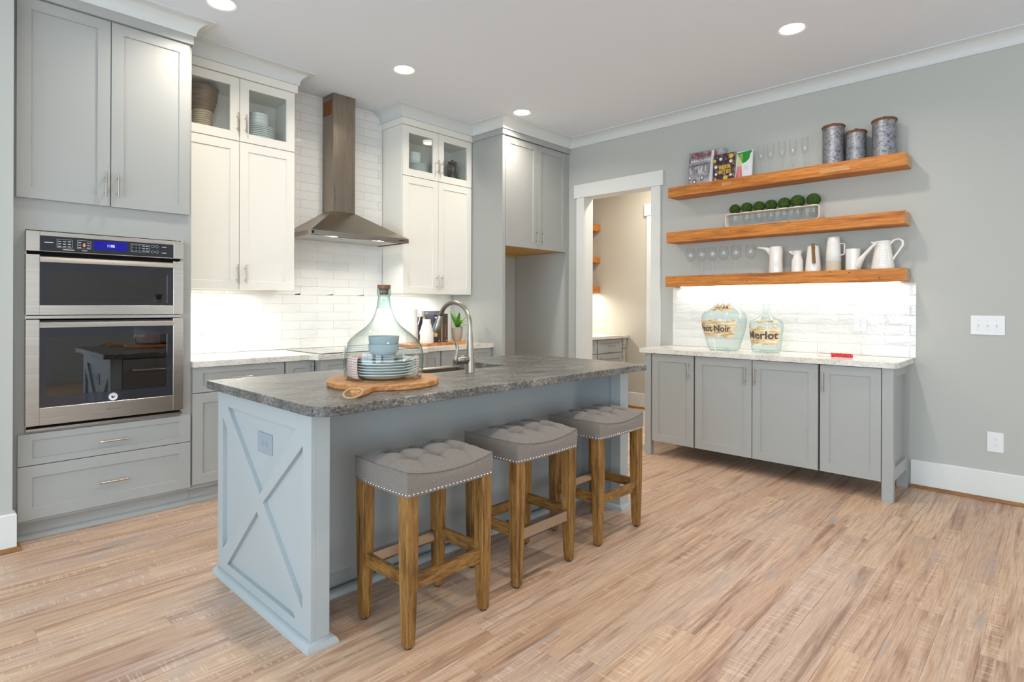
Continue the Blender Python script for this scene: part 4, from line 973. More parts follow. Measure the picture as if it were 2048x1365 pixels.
MB().tube([(BX+.1705*math.cos(a*PI/28), BY+.1705*math.sin(a*PI/28), PT+.004) for a in range(56)], .0035, 8, loop=True).build('foot_rim', 'bottle_glass', cl, smooth=60)
MB().lathe([(0, .386), (.0195, .386), (.0225, .4144), (.0300, .4146), (.0305, .431), (0, .431)], (BX, BY, PT), 24).build('cork', 'cork', cl, smooth=30)
p = plate_obj('dinner_plate', .150, 'plate_white', '', 'plate', 'large plates under the cloche', h=.022)
zz = PT+.0045
for i in range(6): placed(p, i, (BX, BY, zz+i*.0125), ('%s of the six large pale plates under the glass cloche' % ('topmost' if i == 5 else ORD[i])))
zs_ = zz+5*.0125+.0075
p = plate_obj('side_plate', .098, 'stone_plate', '', 'plate', 'small plates under the cloche', h=.010)
for i in range(2): placed(p, i, (BX, BY, zs_+.004+i*.008), ('%s small grey plate under the stacked bowls in the cloche' % ('lower', 'upper')[i]))
p = plate_obj('bowl', .071, 'bowl_grey', '', 'bowl', 'bowls under the cloche', prof=bowl_prof(.071, .062))
for i in range(2): placed(p, i, (BX, BY, zs_+.022+i*.036), ('%s blue-grey bowl of the two stacked under the cloche' % ('lower', 'upper')[i]))
# checked cloth over the plate rims
def cloth(name, beta0, beta1, n=22, inr=.105, parent=None):
    mb = MB(); uvs = []; path = [(inr, zs_+.004-PT), (.135, .094), (.152, .1015), (.1585, .096), (.1605, .080), (.1610, .060), (.1605, .040), (.1590, .022), (.1500, .010), (.128, .003)]
    sl_ = 0; acc = [0]
    for i in range(1, len(path)): acc.append(acc[-1]+math.hypot(path[i][0]-path[i-1][0], path[i][1]-path[i-1][1]))
    for j in range(n+1):
        be = beta0+(beta1-beta0)*j/n
        for i, (r, z) in enumerate(path):
            wv = .0022*math.sin(j*1.3+i*.5)*(1 if i > 2 else .3)
            mb.v.append((BX+(r+wv)*math.cos(be), BY+(r+wv)*math.sin(be), PT+max(z, .0015)+(.003 if 0 < i < 4 else 0)+.0015*math.sin(j*.9+i))); uvs.append((abs(be-beta0)*.158/.0105, acc[i]/.0105))
    m_ = len(path)
    for j in range(n):
        for i in range(m_-1): mb.f.append((j*m_+i, j*m_+i+1, (j+1)*m_+i+1, (j+1)*m_+i)); mb.m.append(0)
    o = mb.build(name, 'checked_cloth', parent, smooth=60, fix=False)
    ul = o.data.uv_layers.new(name='UVMap')
    for lp in o.data.loops: ul.data[lp.index].uv = uvs[lp.vertex_index]
    md = o.modifiers.new('thickness', 'SOLIDIFY'); md.thickness = .0012; return o
D2R = math.radians
nk = thing('napkin', 'red and white checked napkin draped over the plates in the cloche', 'napkin', (BX, BY, PT))
cloth('front_fall', D2R(192), D2R(100), parent=nk); cloth('side_fall', D2R(318), D2R(300), 10, inr=.10, parent=nk)

# ================================================================== STOOLS
def seat_h(u, v):
    z = .640+.026*u*u
    z += .052*(1-abs(u)**4.5)*(1-abs(v)**3.6)
    for cu in (-.52, 0, .52):
        z -= .009*math.exp(-((u-cu)/.055)**2)*(1-v**4)
        for cv in (-.34, .34): z -= .026*math.exp(-(((u-cu)/.13)**2+((v-cv)/.17)**2))
    for cv in (-.34, .34): z -= .009*math.exp(-((v-cv)/.07)**2)*(1-u**4)
    return z
def stool_proto():
    t = thing('counter_stool', '', 'stool', (0, 0, 0), 'backless tufted counter stools at the island')
    hx, hy = .2265, .184; nx, ny = 44, 36; mb = MB(); kk = .13
    def P(u, v): return (hx*u*math.sqrt(1-kk*v*v/2), hy*v*math.sqrt(1-kk*u*u/2))
    for j in range(ny+1):
        for i in range(nx+1):
            u, v = -1+2*i/nx, -1+2*j/ny; x, y = P(u, v); mb.v.append((x, y, seat_h(u, v)))
    for j in range(ny):
        for i in range(nx): a = j*(nx+1)+i; mb.f.append((a, a+1, a+nx+2, a+nx+1)); mb.m.append(0)
    bi = [(i, 0) for i in range(nx)]+[(nx, j) for j in range(ny)]+[(nx-i, ny) for i in range(nx)]+[(0, ny-j) for j in range(ny)]
    o = len(mb.v)
    for lev, (dz, s) in enumerate(((.35, 1.008), (.7, 1.004), (1.0, .995))):
        for (i, j) in bi:
            x, y, z = mb.v[j*(nx+1)+i]; mb.v.append((x*s, y*s, z+(.572-z)*dz))
    nb = len(bi); prev = [j*(nx+1)+i for i, j in bi]
    for lev in range(3):
        cur = [o+lev*nb+q for q in range(nb)]
        for q in range(nb): mb.f.append((prev[q], prev[(q+1) % nb], cur[(q+1) % nb], cur[q])); mb.m.append(0)
        prev = cur
    mb.f.append(tuple(prev)); mb.m.append(0)
    seat = mb.build('seat', 'seat_fabric', t, smooth=48)
    pip = MB(); pip.tube([(mb.v[j*(nx+1)+i][0]*1.003, mb.v[j*(nx+1)+i][1]*1.003, mb.v[j*(nx+1)+i][2]) for i, j in bi], .0009, 5, loop=True); pip.build('seam', 'seam_thread', seat, smooth=60)
    nh = MB(); zc = .5805
    for sgn in (-1, 1):
        for q in range(23):
            u = -.955+1.91*q/22; x, y = P(u, sgn); nh.sphere((x, y*.998+sgn*.0005, zc), .0058, 7, 5, (1, .55, 1))
        for q in range(19):
            v = -.945+1.89*q/18; x, y = P(sgn, v); nh.sphere((x*.998+sgn*.0005, y, zc), .0058, 7, 5, (.55, 1, 1))
    stuff(nh.build('nailhead_trim', 'chrome', seat, smooth=60))
    for sx in (-1, 1):
        for sy in (-1, 1):
            ox, oy = sx*.219, sy*.176; m_ = MB(); secs = []
            for z, w, off in ((.5715, .056, 0), (.35, .054, -.001), (.2, .049, -.003), (.055, .042, -.006), (.012, .038, -.007), (.006, .030, -.011)):
                x1 = ox+sx*off; x0 = x1-sx*w; y1 = oy+sy*off; y0 = y1-sy*w; c = .003
                xa, xb = min(x0, x1), max(x0, x1); ya, yb = min(y0, y1), max(y0, y1)
                secs.append([(xa+c, ya, z), (xb-c, ya, z), (xb, ya+c, z), (xb, yb-c, z), (xb-c, yb, z), (xa+c, yb, z), (xa, yb-c, z), (xa, ya+c, z)])
            vs = [p for s in secs for p in s]; fs = [tuple(range(8)), tuple(range(40, 48))[::-1]]
            for a in range(5):
                for q in range(8): fs.append((a*8+q, a*8+(q+1) % 8, (a+1)*8+(q+1) % 8, (a+1)*8+q))
            m_.add(vs, fs); lg = m_.build('leg', 'stool_wood', t, smooth=25)
            g = MB(); g.lathe([(0, 0), (.013, 0), (.014, .006), (0, .0062)], (ox-sx*.026, oy-sy*.026, 0), 12); g.build('foot_glide', 'rubber', lg)
    for sx in (-1, 1): boxes('side_stretcher', 'stool_rail_wood', [(sx*.193-.011, sx*.193+.011, -.128, .128, .226, .276)], t, .002)
    f1 = boxes('front_stretcher', 'stool_rail_wood', [(-.170, .170, -.150-.012, -.150+.012, .212, .262)], t, .002)
    boxes('back_stretcher', 'stool_rail_wood', [(-.170, .170, .150-.012, .150+.012, .212, .262)], t, .002)
    boxes('footrest_plate', 'nickel', [(-.166, .166, .163, .1642, .214, .2635), (-.166, .166, .14, .1642, .2625, .2635)], t)
    boxes('footrest_plate', 'nickel', [(-.166, .166, .1365, .1378, .222, .2625)], t)
    return t
stp = stool_proto()
placed(stp, 0, (1.4925, 1.920, 0), 'grey tufted stool nearest the camera, at the X-braced island end', 0)
placed(stp, 1, (2.118, 1.950, 0), 'middle grey tufted stool, with a metal footrest plate facing the camera', PI)
placed(stp, 2, (2.757, 1.952, 0), 'grey tufted stool farthest along the island, by its far corner post', 0)

# ================================================================== BUFFET CABINET ON THE RIGHT WALL
T = Tright(4.478)
bf = thing('buffet_cabinet', 'long grey four-door buffet cabinet on legs below the wood shelves', 'cabinet', (4.72, 1.72, 0))
boxes('carcass', 'grey_cabinet', [(4.478, 4.975, .872, 2.582, .127, .8835)], bf)
boxes('gap_shade_sheet', 'gap_shade', [(4.4775, 4.478, .872, 2.58, .13, .8835)], bf)  # added dark sheet over the carcass, paints shade into the door gaps
for y0, y1 in ((2.583, 2.642), (.800, .865)):
    boxes('leg', 'grey_cabinet', [(4.458, 4.513, y0, y1, 0, .8835)], bf, .001)
    boxes('leg', 'grey_cabinet', [(4.925, 4.984, y0, y1, 0, .8835)], bf, .001)
boxes('end_rail', 'grey_cabinet', [(4.513, 4.925, .806, .83, .815, .8835)], bf); boxes('end_rail', 'grey_cabinet', [(4.513, 4.925, .806, .83, .128, .212)], bf)
boxes('end_panel', 'grey_cabinet', [(4.500, 4.93, .83, .872, .128, .8835)], bf)
boxes('end_rail', 'grey_cabinet', [(4.513, 4.925, 2.60, 2.62, .815, .8835)], bf)
for y1, y0, hy in ((2.573, 2.191, 2.232), (2.178, 1.718, 1.764), (1.713, 1.253, 1.692), (1.240, .869, 1.218)):
    d = shaker(T, -y1, -y0, .127, .878, 'door', 'grey_cabinet', bf); pull(T, -hy, .758, d, length=.14)
co = [(4.984, 2.690), (4.440, 2.690), (4.428, 2.678), (4.428, .835)]+[(4.428+.0, .835)][:0]+[(4.447, .792), (4.490, .772), (4.984, .772)]
ct = MB(); ct.prism(co, lambda a, b, h: (a, b, h), .8840, .921)
tag(ct.build('buffet_countertop', 'light_granite'), 'pale granite top on the four-door buffet cabinet', 'countertop')

# ================================================================== FLOATING SHELVES
def shelf(y0, y1, z0, z1, label):
    s = thing('floating_shelf', label, 'shelf', (4.89, (y0+y1)/2, z0), 'reclaimed wood floating shelves')
    mb = MB(); nseg = 14; sec = []
    for i in range(nseg+1):
        y = y0+.002+(y1-y0-.002)*i/nseg; j = lambda: random.uniform(-.0012, .0012)
        sec.append([(4.9865, y, z0+.001), (4.804+j(), y, z0+j()), (4.800+j(), y, z0+.005+j()), (4.800+j(), y, z1-.005+j()), (4.804+j(), y, z1+j()*.3), (4.9865, y, z1)])
    vs = [p for q in sec for p in q]; fs = [tuple(range(6)), tuple(range(nseg*6, nseg*6+6))[::-1]]
    for a in range(nseg):
        for q in range(6): fs.append((a*6+q, a*6+(q+1) % 6, (a+1)*6+(q+1) % 6, (a+1)*6+q))
    mb.add(vs, fs); mb.build('beam', 'shelf_wood', s, smooth=20)
    boxes('end_cap', 'end_grain', [(4.806, 4.982, y0-.002, y0+.002, z0+.005, z1-.005)], s)
    return s
s1 = shelf(.790, 2.609, 2.279, 2.371, 'topmost reclaimed wood shelf, carrying cookbooks, flutes and metal canisters')
boxes('patch', 'patch_wood', [(4.7975, 4.802, 1.140, 1.343, 2.300, 2.338)], s1, .0005); boxes('patch', 'patch_wood', [(4.7982, 4.802, 2.023, 2.108, 2.312, 2.345)], s1, .0005)
shelf(.797, 2.625, 1.868, 1.963, 'middle reclaimed wood shelf, carrying the row of moss balls')
s3 = shelf(.796, 2.633, 1.468, 1.561, 'lowest reclaimed wood shelf, carrying wine glasses and white pitchers')
boxes('light_strip', 'led_glow', [(4.93, 4.955, .85, 2.55, 1.4595, 1.4685)], s3)
area('shelf_strip', (4.94, 1.70, 1.456), (0, 0, 0), .03, 1.7, 4.2, (1, .98, .95), 170)

# items on the top shelf
SX = 4.885
def book(x, y0, y1, z, h, t, lean, mat, name, label, grp, extra=None):
    b_ = thing(name, label, 'book', (x, (y0+y1)/2, z), grp)
    F = lambda u, v, w: (x-w+lean*v/h, -u, z+v)      # w towards the room
    mb = MB()
    def tb(u0, u1, v0, v1, w0, w1, mi=0):
        vs = [F(a, c, d) for d in (w0, w1) for c in (v0, v1) for a in (u0, u1)]
        mb.add(vs, [(0, 1, 3, 2), (4, 5, 7, 6), (0, 1, 5, 4), (2, 3, 7, 6), (0, 2, 6, 4), (1, 3, 7, 5)], mi)
    tb(-y1, -y0, 0, h, t-.003, t); tb(-y1, -y0, 0, h, 0, .003); tb(-y1, -y1+.003, 0, h, .003, t-.003); mb.build('cover', mat, b_)
    mb = MB(); tb(-y1+.003, -y0-.003, .003, h-.003, .003, t-.003); mb.build('pages', 'paper', b_)
    return b_, (lambda u, v, w=0: F(u, v, t+.0006+w))
b_, F = book(4.905, 2.135, 2.462, 2.3715, .305, .022, .035, 'cover_kitchen', 'cookbook', 'large cookbook titled KITCHEN at the left end of the top shelf', 'cookbooks on the top shelf')
text('KITCHEN', None, -2.440, .250, .036, 'title', 'print_red', b_, width=.232, bold=.02, fn=lambda a, c: F(a, c))
text('MICHELE', None, -2.440, .214, .020, 'subtitle', 'print_white', b_, width=.22, bold=.01, fn=lambda a, c: F(a, c))
def flat(parent, name, mat, F, poly, w=.0003):
    mb = MB(); n = len(poly); mb.add([F(a, c, w) for a, c in poly]+[F(a, c, -.0004) for a, c in poly], [tuple(range(n)), tuple(range(n, 2*n))[::-1]]+[(i, (i+1) % n, n+(i+1) % n, n+i) for i in range(n)]); return mb.build(name, mat, parent)
def disc(cu, cv, r, n=14, e=1.0): return [(cu+r*math.cos(2*PI*i/n), cv+r*e*math.sin(2*PI*i/n)) for i in range(n)]
flat(b_, 'hanging_rail', 'print_dark', F, [(-2.460, .178), (-2.26, .186), (-2.26, .192), (-2.460, .184)])
for i, (u, v0, v1, r) in enumerate(((-2.44, .16, .10, .014), (-2.39, .17, .11, .012), (-2.365, .17, .095, .016), (-2.335, .17, .10, .011), (-2.300, .175, .12, .012))):
    flat(b_, 'ladle', 'print_white', F, [(u-.002, v1), (u+.002, v1), (u+.002, v0), (u-.002, v0)]); flat(b_, 'ladle', 'print_grey', F, disc(u, v1-.008, r), .0006)
for u, v, r in ((-2.445, .075, .016), (-2.40, .035, .018), (-2.33, .065, .017)): flat(b_, 'printed_jar', 'print_brown', F, disc(u, v, r, e=1.5), .0004); flat(b_, 'printed_jar', 'print_white', F, disc(u, v, r*.6, e=1.2), .0008)
flat(b_, 'printed_post', 'print_white', F, [(-2.262, .0), (-2.225, .0), (-2.228, .30), (-2.250, .30)], .0005)
b_, F = book(4.870, 2.022, 2.216, 2.3715, .240, .018, .030, 'cover_food', 'cookbook', 'dark cookbook titled BEER BITES in yellow, middle of the three', 'cookbooks on the top shelf')
text('BEER', None, -2.160, .105, .034, 'title', 'print_yellow', b_, width=.105, bold=.025, fn=lambda a, c: F(a, c))
text('BITES', None, -2.160, .062, .034, 'title', 'print_yellow', b_, width=.105, bold=.025, fn=lambda a, c: F(a, c))
for u, v, r, m1, m2 in ((-2.19, .13, .017, 'print_tan', 'print_white'), (-2.185, .065, .016, 'print_red', 'print_white'), (-2.15, .195, .020, 'print_dark', 'print_white'), (-2.205, .185, .016, 'print_tan', 'print_yellow'), (-2.06, .165, .017, 'print_tan', 'print_white'), (-2.055, .045, .016, 'print_dark', 'print_white'), (-2.19, .02, .018, 'print_brown', 'print_tan'), (-2.10, .025, .022, 'print_tan', 'print_yellow'), (-2.06, .21, .022, 'print_tan', 'print_yellow')):
    flat(b_, 'printed_dish', m1, F, disc(u, v, r), .0004); flat(b_, 'printed_dish', m2, F, disc(u, v, r*.7), .0008)
b_, F = book(4.888, 1.886, 2.060, 2.3715, .236, .016, .030, 'print_white', 'cookbook', 'white cookbook with green leaf and rhubarb stalks, rightmost of the three', 'cookbooks on the top shelf')
flat(b_, 'printed_leaf', 'print_green', F, [(-2.018, .225), (-1.98, .228), (-1.90, .235), (-1.888, .222), (-1.905, .205), (-1.91, .165), (-1.935, .140), (-1.965, .130), (-1.985, .16), (-2.0, .19)])
for i in range(5): u = -2.010+i*.008; flat(b_, 'printed_stalk', 'print_lime', F, [(u-.002, .11), (u+.003, .11), (u+.003+i*.002, .215), (u-.001+i*.002, .215)], .0006); flat(b_, 'printed_stalk', 'print_pink', F, [(u-.006+i*.003, .01), (u+.002+i*.003, .01), (u+.003, .11), (u-.002, .11)], .0006)
for i in range(3): flat(b_, 'cover_line', 'print_grey', F, [(-1.95, .10-i*.012), (-1.92, .10-i*.012), (-1.92, .1015-i*.012), (-1.95, .1015-i*.012)], .0006)

fl = thing('champagne_flute', '', 'glass', (SX, 1.812, 2.3715), 'champagne flutes on the top shelf'); wine_glass_parts(fl, (SX, 1.812, 2.3715), H=.255, stem=.125, foot=.032, flute=True)
FL = ['champagne flute nearest the cookbooks, first of five', 'second champagne flute from the cookbooks', 'middle one of the five champagne flutes', 'fourth champagne flute from the cookbooks', 'champagne flute nearest the metal canisters']
for i, y in enumerate((1.812, 1.735, 1.645, 1.563, 1.473)): placed(fl, i, (SX, y, 2.3715), FL[i])
def canister(y, r, h, label):
    t = thing('canister', label, 'canister', (SX, y, 2.3715), 'galvanised canisters on the top shelf'); o = (SX, y, 2.3715)
    mb = MB(); seg = 72; pr_ = [(0, 0), (r, 0), (r, h), (0, h)]
    vs = []
    for zz in (0.0, h):
        for k_ in range(seg): rr_ = r*(1+(.018 if k_ % 2 else 0)); a_ = 2*PI*k_/seg; vs.append((o[0]+rr_*math.cos(a_), o[1]+rr_*math.sin(a_), o[2]+zz))
    mb.add(vs, [tuple(range(seg))[::-1], tuple(range(seg, 2*seg))]+[(k_, (k_+1) % seg, seg+(k_+1) % seg, seg+k_) for k_ in range(seg)]); mb.build('body', 'galvanised', t, smooth=60)
    MB().lathe([(0, h+.0005), (r*1.05, h+.0005), (r*1.06, h-.006), (r*1.075, h-.006), (r*1.075, h+.006), (r*.98, h+.012), (r*.3, h+.018), (0, h+.019)], o, 36).build('lid', 'rust', t, smooth=40)
    MB().lathe([(0, h+.018), (.016, h+.019), (.02, h+.025), (.012, h+.032), (0, h+.033)], o, 16).build('knob', 'rust', t, smooth=40)
canister(1.270, .074, .285, 'tall galvanised canister with rusty lid, leftmost of the three')
canister(1.117, .066, .212, 'short galvanised canister between the two tall ones')
canister(.938, .075, .262, 'tall galvanised canister at the right end of the top shelf')

# moss balls in a white frame on the middle shelf
MZ = 1.9635
hl = thing('vase_rack', 'white bent-band rack holding seven round glass vials on the middle shelf', 'rack', (4.88, 1.723, MZ))
def rrect(y0, y1, z0, z1, r):
    pts = []
    for cy, cz, a0 in ((y1-r, z1-r, 0), (y0+r, z1-r, 90), (y0+r, z0+r, 180), (y1-r, z0+r, 270)):
        for i in range(6): a = math.radians(a0+18*i); pts.append((cy+r*math.cos(a), cz+r*math.sin(a)))
    return pts
o1 = rrect(1.352, 2.092, MZ, MZ+.112, .024); o2 = rrect(1.358, 2.086, MZ+.005, MZ+.107, .019); n = len(o1)
mb = MB(); vs = [(x, a, b) for x in (4.832, 4.932) for pl2 in (o1, o2) for a, b in pl2]
fs = []
for i in range(n):
    j = (i+1) % n; fs += [(i, j, n+j, n+i), (2*n+i, 2*n+j, 3*n+j, 3*n+i), (i, j, 2*n+j, 2*n+i), (n+i, n+j, 3*n+j, 3*n+i)]
mb.add(vs, fs); mb.build('band', 'holder_white', hl, smooth=40)
MBL = ['leftmost of the seven moss balls in the white rack', 'second moss ball from the left in the white rack', 'third moss ball from the left in the white rack', 'central moss ball in the white rack', 'fifth moss ball from the left, browner than its neighbours', 'sixth moss ball from the left, the widest and greenest', 'rightmost of the seven moss balls in the white rack']
for i, (y, r) in enumerate(((2.026, .045), (1.926, .047), (1.825, .046), (1.729, .047), (1.625, .049), (1.524, .053), (1.408, .052))):
    vt = MB(); vt.lathe([(.0001, .0), (.012, .002), (.024, .012), (.031, .030), (.032, .05), (.032, .088), (.034, .090)], (4.882, y, MZ+.027), 20); vt.build('vial', 'clear_glass', hl, smooth=60)
    rm = MB(); rm.tube([(4.882+.034*math.cos(a*PI/10), y+.034*math.sin(a*PI/10), MZ+.117) for a in range(20)], .002, 6, loop=True); rm.build('vial_rim', 'holder_white', hl)
    ms = MB(); ms.sphere((4.882, y, MZ+.118+r*.80), r, 26, 16, (1, 1, .93), jit=.035)
    tag(ms.build('moss_ball', 'moss', smooth=80), MBL[i], 'moss ball', 'moss balls on the middle shelf')

# lowest shelf: glasses and pitchers
LZ = 1.5615
wg = thing('wine_glass', '', 'glass', (SX, 2.432, LZ), 'wine glasses on the lowest shelf'); wine_glass_parts(wg, (SX, 2.432, LZ), H=.247, stem=.125)
WG = ['leftmost of the six wine glasses on the lowest shelf', 'second wine glass from the left on the lowest shelf', 'third wine glass from the left on the lowest shelf', 'fourth wine glass from the left on the lowest shelf', 'fifth wine glass from the left on the lowest shelf', 'wine glass nearest the white long-spouted pitcher']
for i, y in enumerate((2.432, 2.327, 2.226, 2.127, 2.018, 1.894)): placed(wg, i, (SX, y, LZ), WG[i])
def pit(y, label, name='pitcher', cat='pitcher'): return thing(name, label, cat, (SX, y, LZ), 'white ceramics on the lowest shelf')
# 1 long spout to the left
y = 1.690; t = pit(y, 'white pitcher with a long drooping spout, beside the wine glasses'); o = (SX, y, LZ)
MB().lathe([(0, 0), (.054, 0), (.056, .01), (.052, .06), (.050, .11), (.052, .15), (.053, .175), (.047, .213), (.043, .214), (.048, .17), (.046, .02), (0, .01)], o, 28).build('body', 'ceramic_white', t, smooth=50)
MB().tube([(SX, y+.030, LZ+.165), (SX, y+.055, LZ+.188), (SX, y+.080, LZ+.203), (SX, y+.115, LZ+.212), (SX, y+.145, LZ+.216)], [.034, .026, .016, .011, .008], 14).build('spout', 'ceramic_white', t, smooth=60)
# 2 small carafe
y = 1.526; t = pit(y, 'small white carafe with a flared lip, shortest piece on the shelf', 'carafe', 'carafe'); o = (SX, y, LZ)
MB().lathe([(0, 0), (.044, 0), (.046, .01), (.043, .05), (.044, .085), (.036, .112), (.030, .130), (.034, .155), (.040, .170), (.037, .170), (.026, .130), (.038, .08), (.038, .015), (0, .01)], o, 26).build('body', 'ceramic_white', t, smooth=50)
MB().tube([(SX, y+.026, LZ+.148), (SX, y+.045, LZ+.160), (SX, y+.062, LZ+.168)], [.018, .012, .006], 12).build('lip', 'ceramic_white', t, smooth=60)
# 3 tapered jug with wood-brown handle
y = 1.410; t = pit(y, 'tapered white jug with a flat golden-brown handle'); o = (SX, y, LZ)
MB().lathe([(0, 0), (.055, 0), (.057, .01), (.053, .07), (.046, .14), (.040, .198), (.036, .199), (.048, .07), (0, .012)], o, 28).build('body', 'ceramic_white', t, smooth=50)
mb = MB(); mb.prism([(-.012, .060), (-.034, .060), (-.022, .216), (-.002, .216)], lambda a, b, h: (SX-.062-h+.10*0+(b-.06)*.07, y+a, LZ+b), -.006, .006); mb.build('handle', 'brass_wood', t)
mb = MB(); mb.box(SX-.060, SX-.040, y-.026, y-.012, LZ+.175, LZ+.188); mb.box(SX-.064, SX-.040, y-.028, y-.014, LZ+.075, LZ+.088); mb.build('handle_bracket', 'brass_wood', t)
# 4 tall two-tone jug
y = 1.267; t = pit(y, 'tallest jug, white above a beige base, with square handle'); o = (SX, y, LZ)
MB().lathe([(0, 0), (.053, 0), (.054, .01), (.0525, .072)], o, 30).build('base_band', 'ceramic_beige', t, smooth=50)
MB().lathe([(.0525, .072), (.0535, .073), (.050, .14), (.046, .21), (.043, .255), (.039, .258), (.042, .2), (.047, .02), (0, .015)], o, 30).build('body', 'ceramic_matte', t, smooth=50)
MB().tube([(SX, y-.044, LZ+.205), (SX, y-.066, LZ+.206), (SX, y-.076, LZ+.196), (SX, y-.074, LZ+.130), (SX, y-.066, LZ+.120), (SX, y-.048, LZ+.118)], .0052, 10).build('handle', 'ceramic_matte', t, smooth=60)
# 5 small can with long spout to the right
y = 1.134; t = pit(y, 'small white watering jug with a long straight spout'); o = (SX, y, LZ)
MB().lathe([(0, 0), (.049, 0), (.051, .01), (.050, .06), (.050, .12), (.051, .158), (.047, .158), (.046, .02), (0, .01)], o, 28).build('body', 'ceramic_white', t, smooth=50)
MB().tube([(SX-.02, y-.030, LZ+.030), (SX-.035, y-.055, LZ+.070), (SX-.045, y-.085, LZ+.110), (SX-.055, y-.130, LZ+.160), (SX-.060, y-.162, LZ+.192)], [.030, .022, .013, .010, .008], 14).build('spout', 'ceramic_white', t, smooth=60)
# 6 ribbed pitcher
y = .945; t = pit(y, 'ribbed white pitcher with a big loop handle, at the right end'); o = (SX, y, LZ)
pr_ = [(0, 0), (.072, 0)]
for i in range(9): z_ = .006+i*.0195; rr_ = .073-.0028*i; pr_ += [(rr_, z_), (rr_+.0012, z_+.009), (rr_-.001, z_+.0175), (rr_-.0028, z_+.0185)]
pr_ += [(.049, .186), (.052, .203), (.048, .203), (.046, .18), (.06, .02), (0, .01)]
MB().lathe(pr_, o, 36).build('body', 'ceramic_white', t, smooth=35)
MB().tube([(SX, y+.030, LZ+.175), (SX, y+.055, LZ+.192), (SX, y+.074, LZ+.203)], [.024, .014, .006], 12).build('spout', 'ceramic_white', t, smooth=60)
MB().tube([(SX, y-.046, LZ+.180), (SX, y-.070, LZ+.208), (SX, y-.100, LZ+.212), (SX, y-.122, LZ+.195), (SX, y-.122, LZ+.165), (SX, y-.095, LZ+.120), (SX, y-.072, LZ+.085), (SX, y-.064, LZ+.068)], [.008, .008, .0085, .0085, .008, .007, .007, .008], 12).build('handle', 'ceramic_white', t, smooth=60)

# ================================================================== BOTTLES AND RIBBON ON THE BUFFET
def bottle(cx, cy, prof, label, words, lphi, lz, top_words, tphi, tz, wtext, wz, mat='green_glass', tscale=1.0):
    z0 = .9212; t = thing('demijohn', label, 'bottle', (cx, cy, z0), 'wine bottles on the buffet')
    MB().lathe([(.0001, .012), (prof[0][0]*.6, .008)]+prof, (cx, cy, z0), 48).build('glass', mat, t, smooth=60)
    be = math.atan2(-cy, -cx)
    def rad(z):
        for (r0, a), (r1, b) in zip(prof, prof[1:]):
            if a <= z <= b: return r0+(r1-r0)*(z-a)/(b-a)
        return prof[-1][0]
    def S(phi, z, off): r_ = rad(z)+off; return (cx+r_*math.cos(be+phi), cy+r_*math.sin(be+phi), z0+z)
    def patch(p0, p1, za, zb, name, parent):
        n_, m_ = 22, 5; mb = MB()
        for j in range(m_+1):
            for i in range(n_+1):
                ph = p0+(p1-p0)*i/n_; wa = .006*math.sin(i*.9+1)+.004*math.sin(i*2.1); wb = .006*math.sin(i*.7)+.003*math.sin(i*1.9+2)
                if i in (0, n_): wa += .010; wb -= .010
                z = za+wa+(zb+wb-za-wa)*j/m_; mb.v.append(S(ph, z, .0010))
        for j in range(m_):
            for i in range(n_): a = j*(n_+1)+i; mb.f.append((a, a+1, a+n_+2, a+n_+1)); mb.m.append(0)
        return mb.build(name, 'label_smear', parent, fix=False, smooth=60)
    lb = patch(lphi[0], lphi[1], lz[0], lz[1], 'painted_label', t)
    Rm = rad((wz[0]+wz[1])/2)
    text(words, None, 0, 0, wz[1]-wz[0], 'lettering', 'stencil_ink', lb, width=(wtext[1]-wtext[0])*Rm, bold=.03, fn=lambda a, b: S(wtext[0]+a/Rm, wz[0]+b, .0022))
    lt = patch(tphi[0], tphi[1], tz[0], tz[1], 'year_label', t)
    Rt = rad((tz[0]+tz[1])/2)
    text(top_words, None, 0, 0, (tz[1]-tz[0])*.5, 'lettering', 'stencil_ink', lt, width=(tphi[1]-tphi[0])*Rt*.6, bold=.02, shear=.3, fn=lambda a, b: S(tphi[0]+(tphi[1]-tphi[0])*.2+a/Rt, tz[0]+(tz[1]-tz[0])*.25+b, .0022))
    return t
R_ = math.radians
bottle(4.725, 2.052, [(.108, 0), (.122, .015), (.140, .075), (.160, .140), (.176, .205), (.180, .250), (.176, .290), (.160, .318), (.130, .344), (.100, .364), (.070, .388), (.048, .412), (.034, .435), (.026, .455), (.022, .49), (.022, .515), (.027, .518), (.027, .530), (.022, .530)],
       'large pale green glass bottle with a painted Pinot Noir label', 'Pinot Noir', (R_(-88), R_(30)), (.115, .255), '1134', (R_(-50), R_(35)), (.335, .385), (R_(-78), R_(16)), (.160, .215))
bottle(4.765, 1.722, [(.098, 0), (.108, .012), (.112, .06), (.118, .12), (.125, .18), (.126, .225), (.118, .248), (.095, .262), (.065, .276), (.044, .292), (.031, .315), (.025, .340), (.024, .365), (.027, .380), (.027, .388), (.022, .390)],
       'smaller pale green glass bottle with a painted Merlot label', 'Merlot', (R_(-88), R_(52)), (.065, .205), '1728', (R_(-40), R_(45)), (.240, .262), (R_(-76), R_(44)), (.110, .172))
rb = thing('beaded_ribbon', 'coil of shiny red beads with a flat red tail on the buffet top', 'ribbon', (4.70, 1.17, .9212))
mb = MB()
for i in range(12):
    for j, (dx, dz) in enumerate(((0, .009), (.014, .009), (.007, .020))): mb.sphere((4.69+dx, 1.095+i*.0115+.003*j, .9212+dz), .0088, 8, 6)
mb.build('beads', 'red_gloss', rb, smooth=60)
mb = MB(); 
for i in range(9):
    q = i/8; yy = 1.21+q*.10; xx = 4.67-.03*q; zz = .9222+.004*math.sin(q*5)**2
    mb.v += [(xx, yy, zz), (xx+.022, yy, zz+.001)]
for i in range(8): mb.f.append((2*i, 2*i+1, 2*i+3, 2*i+2)); mb.m.append(0)
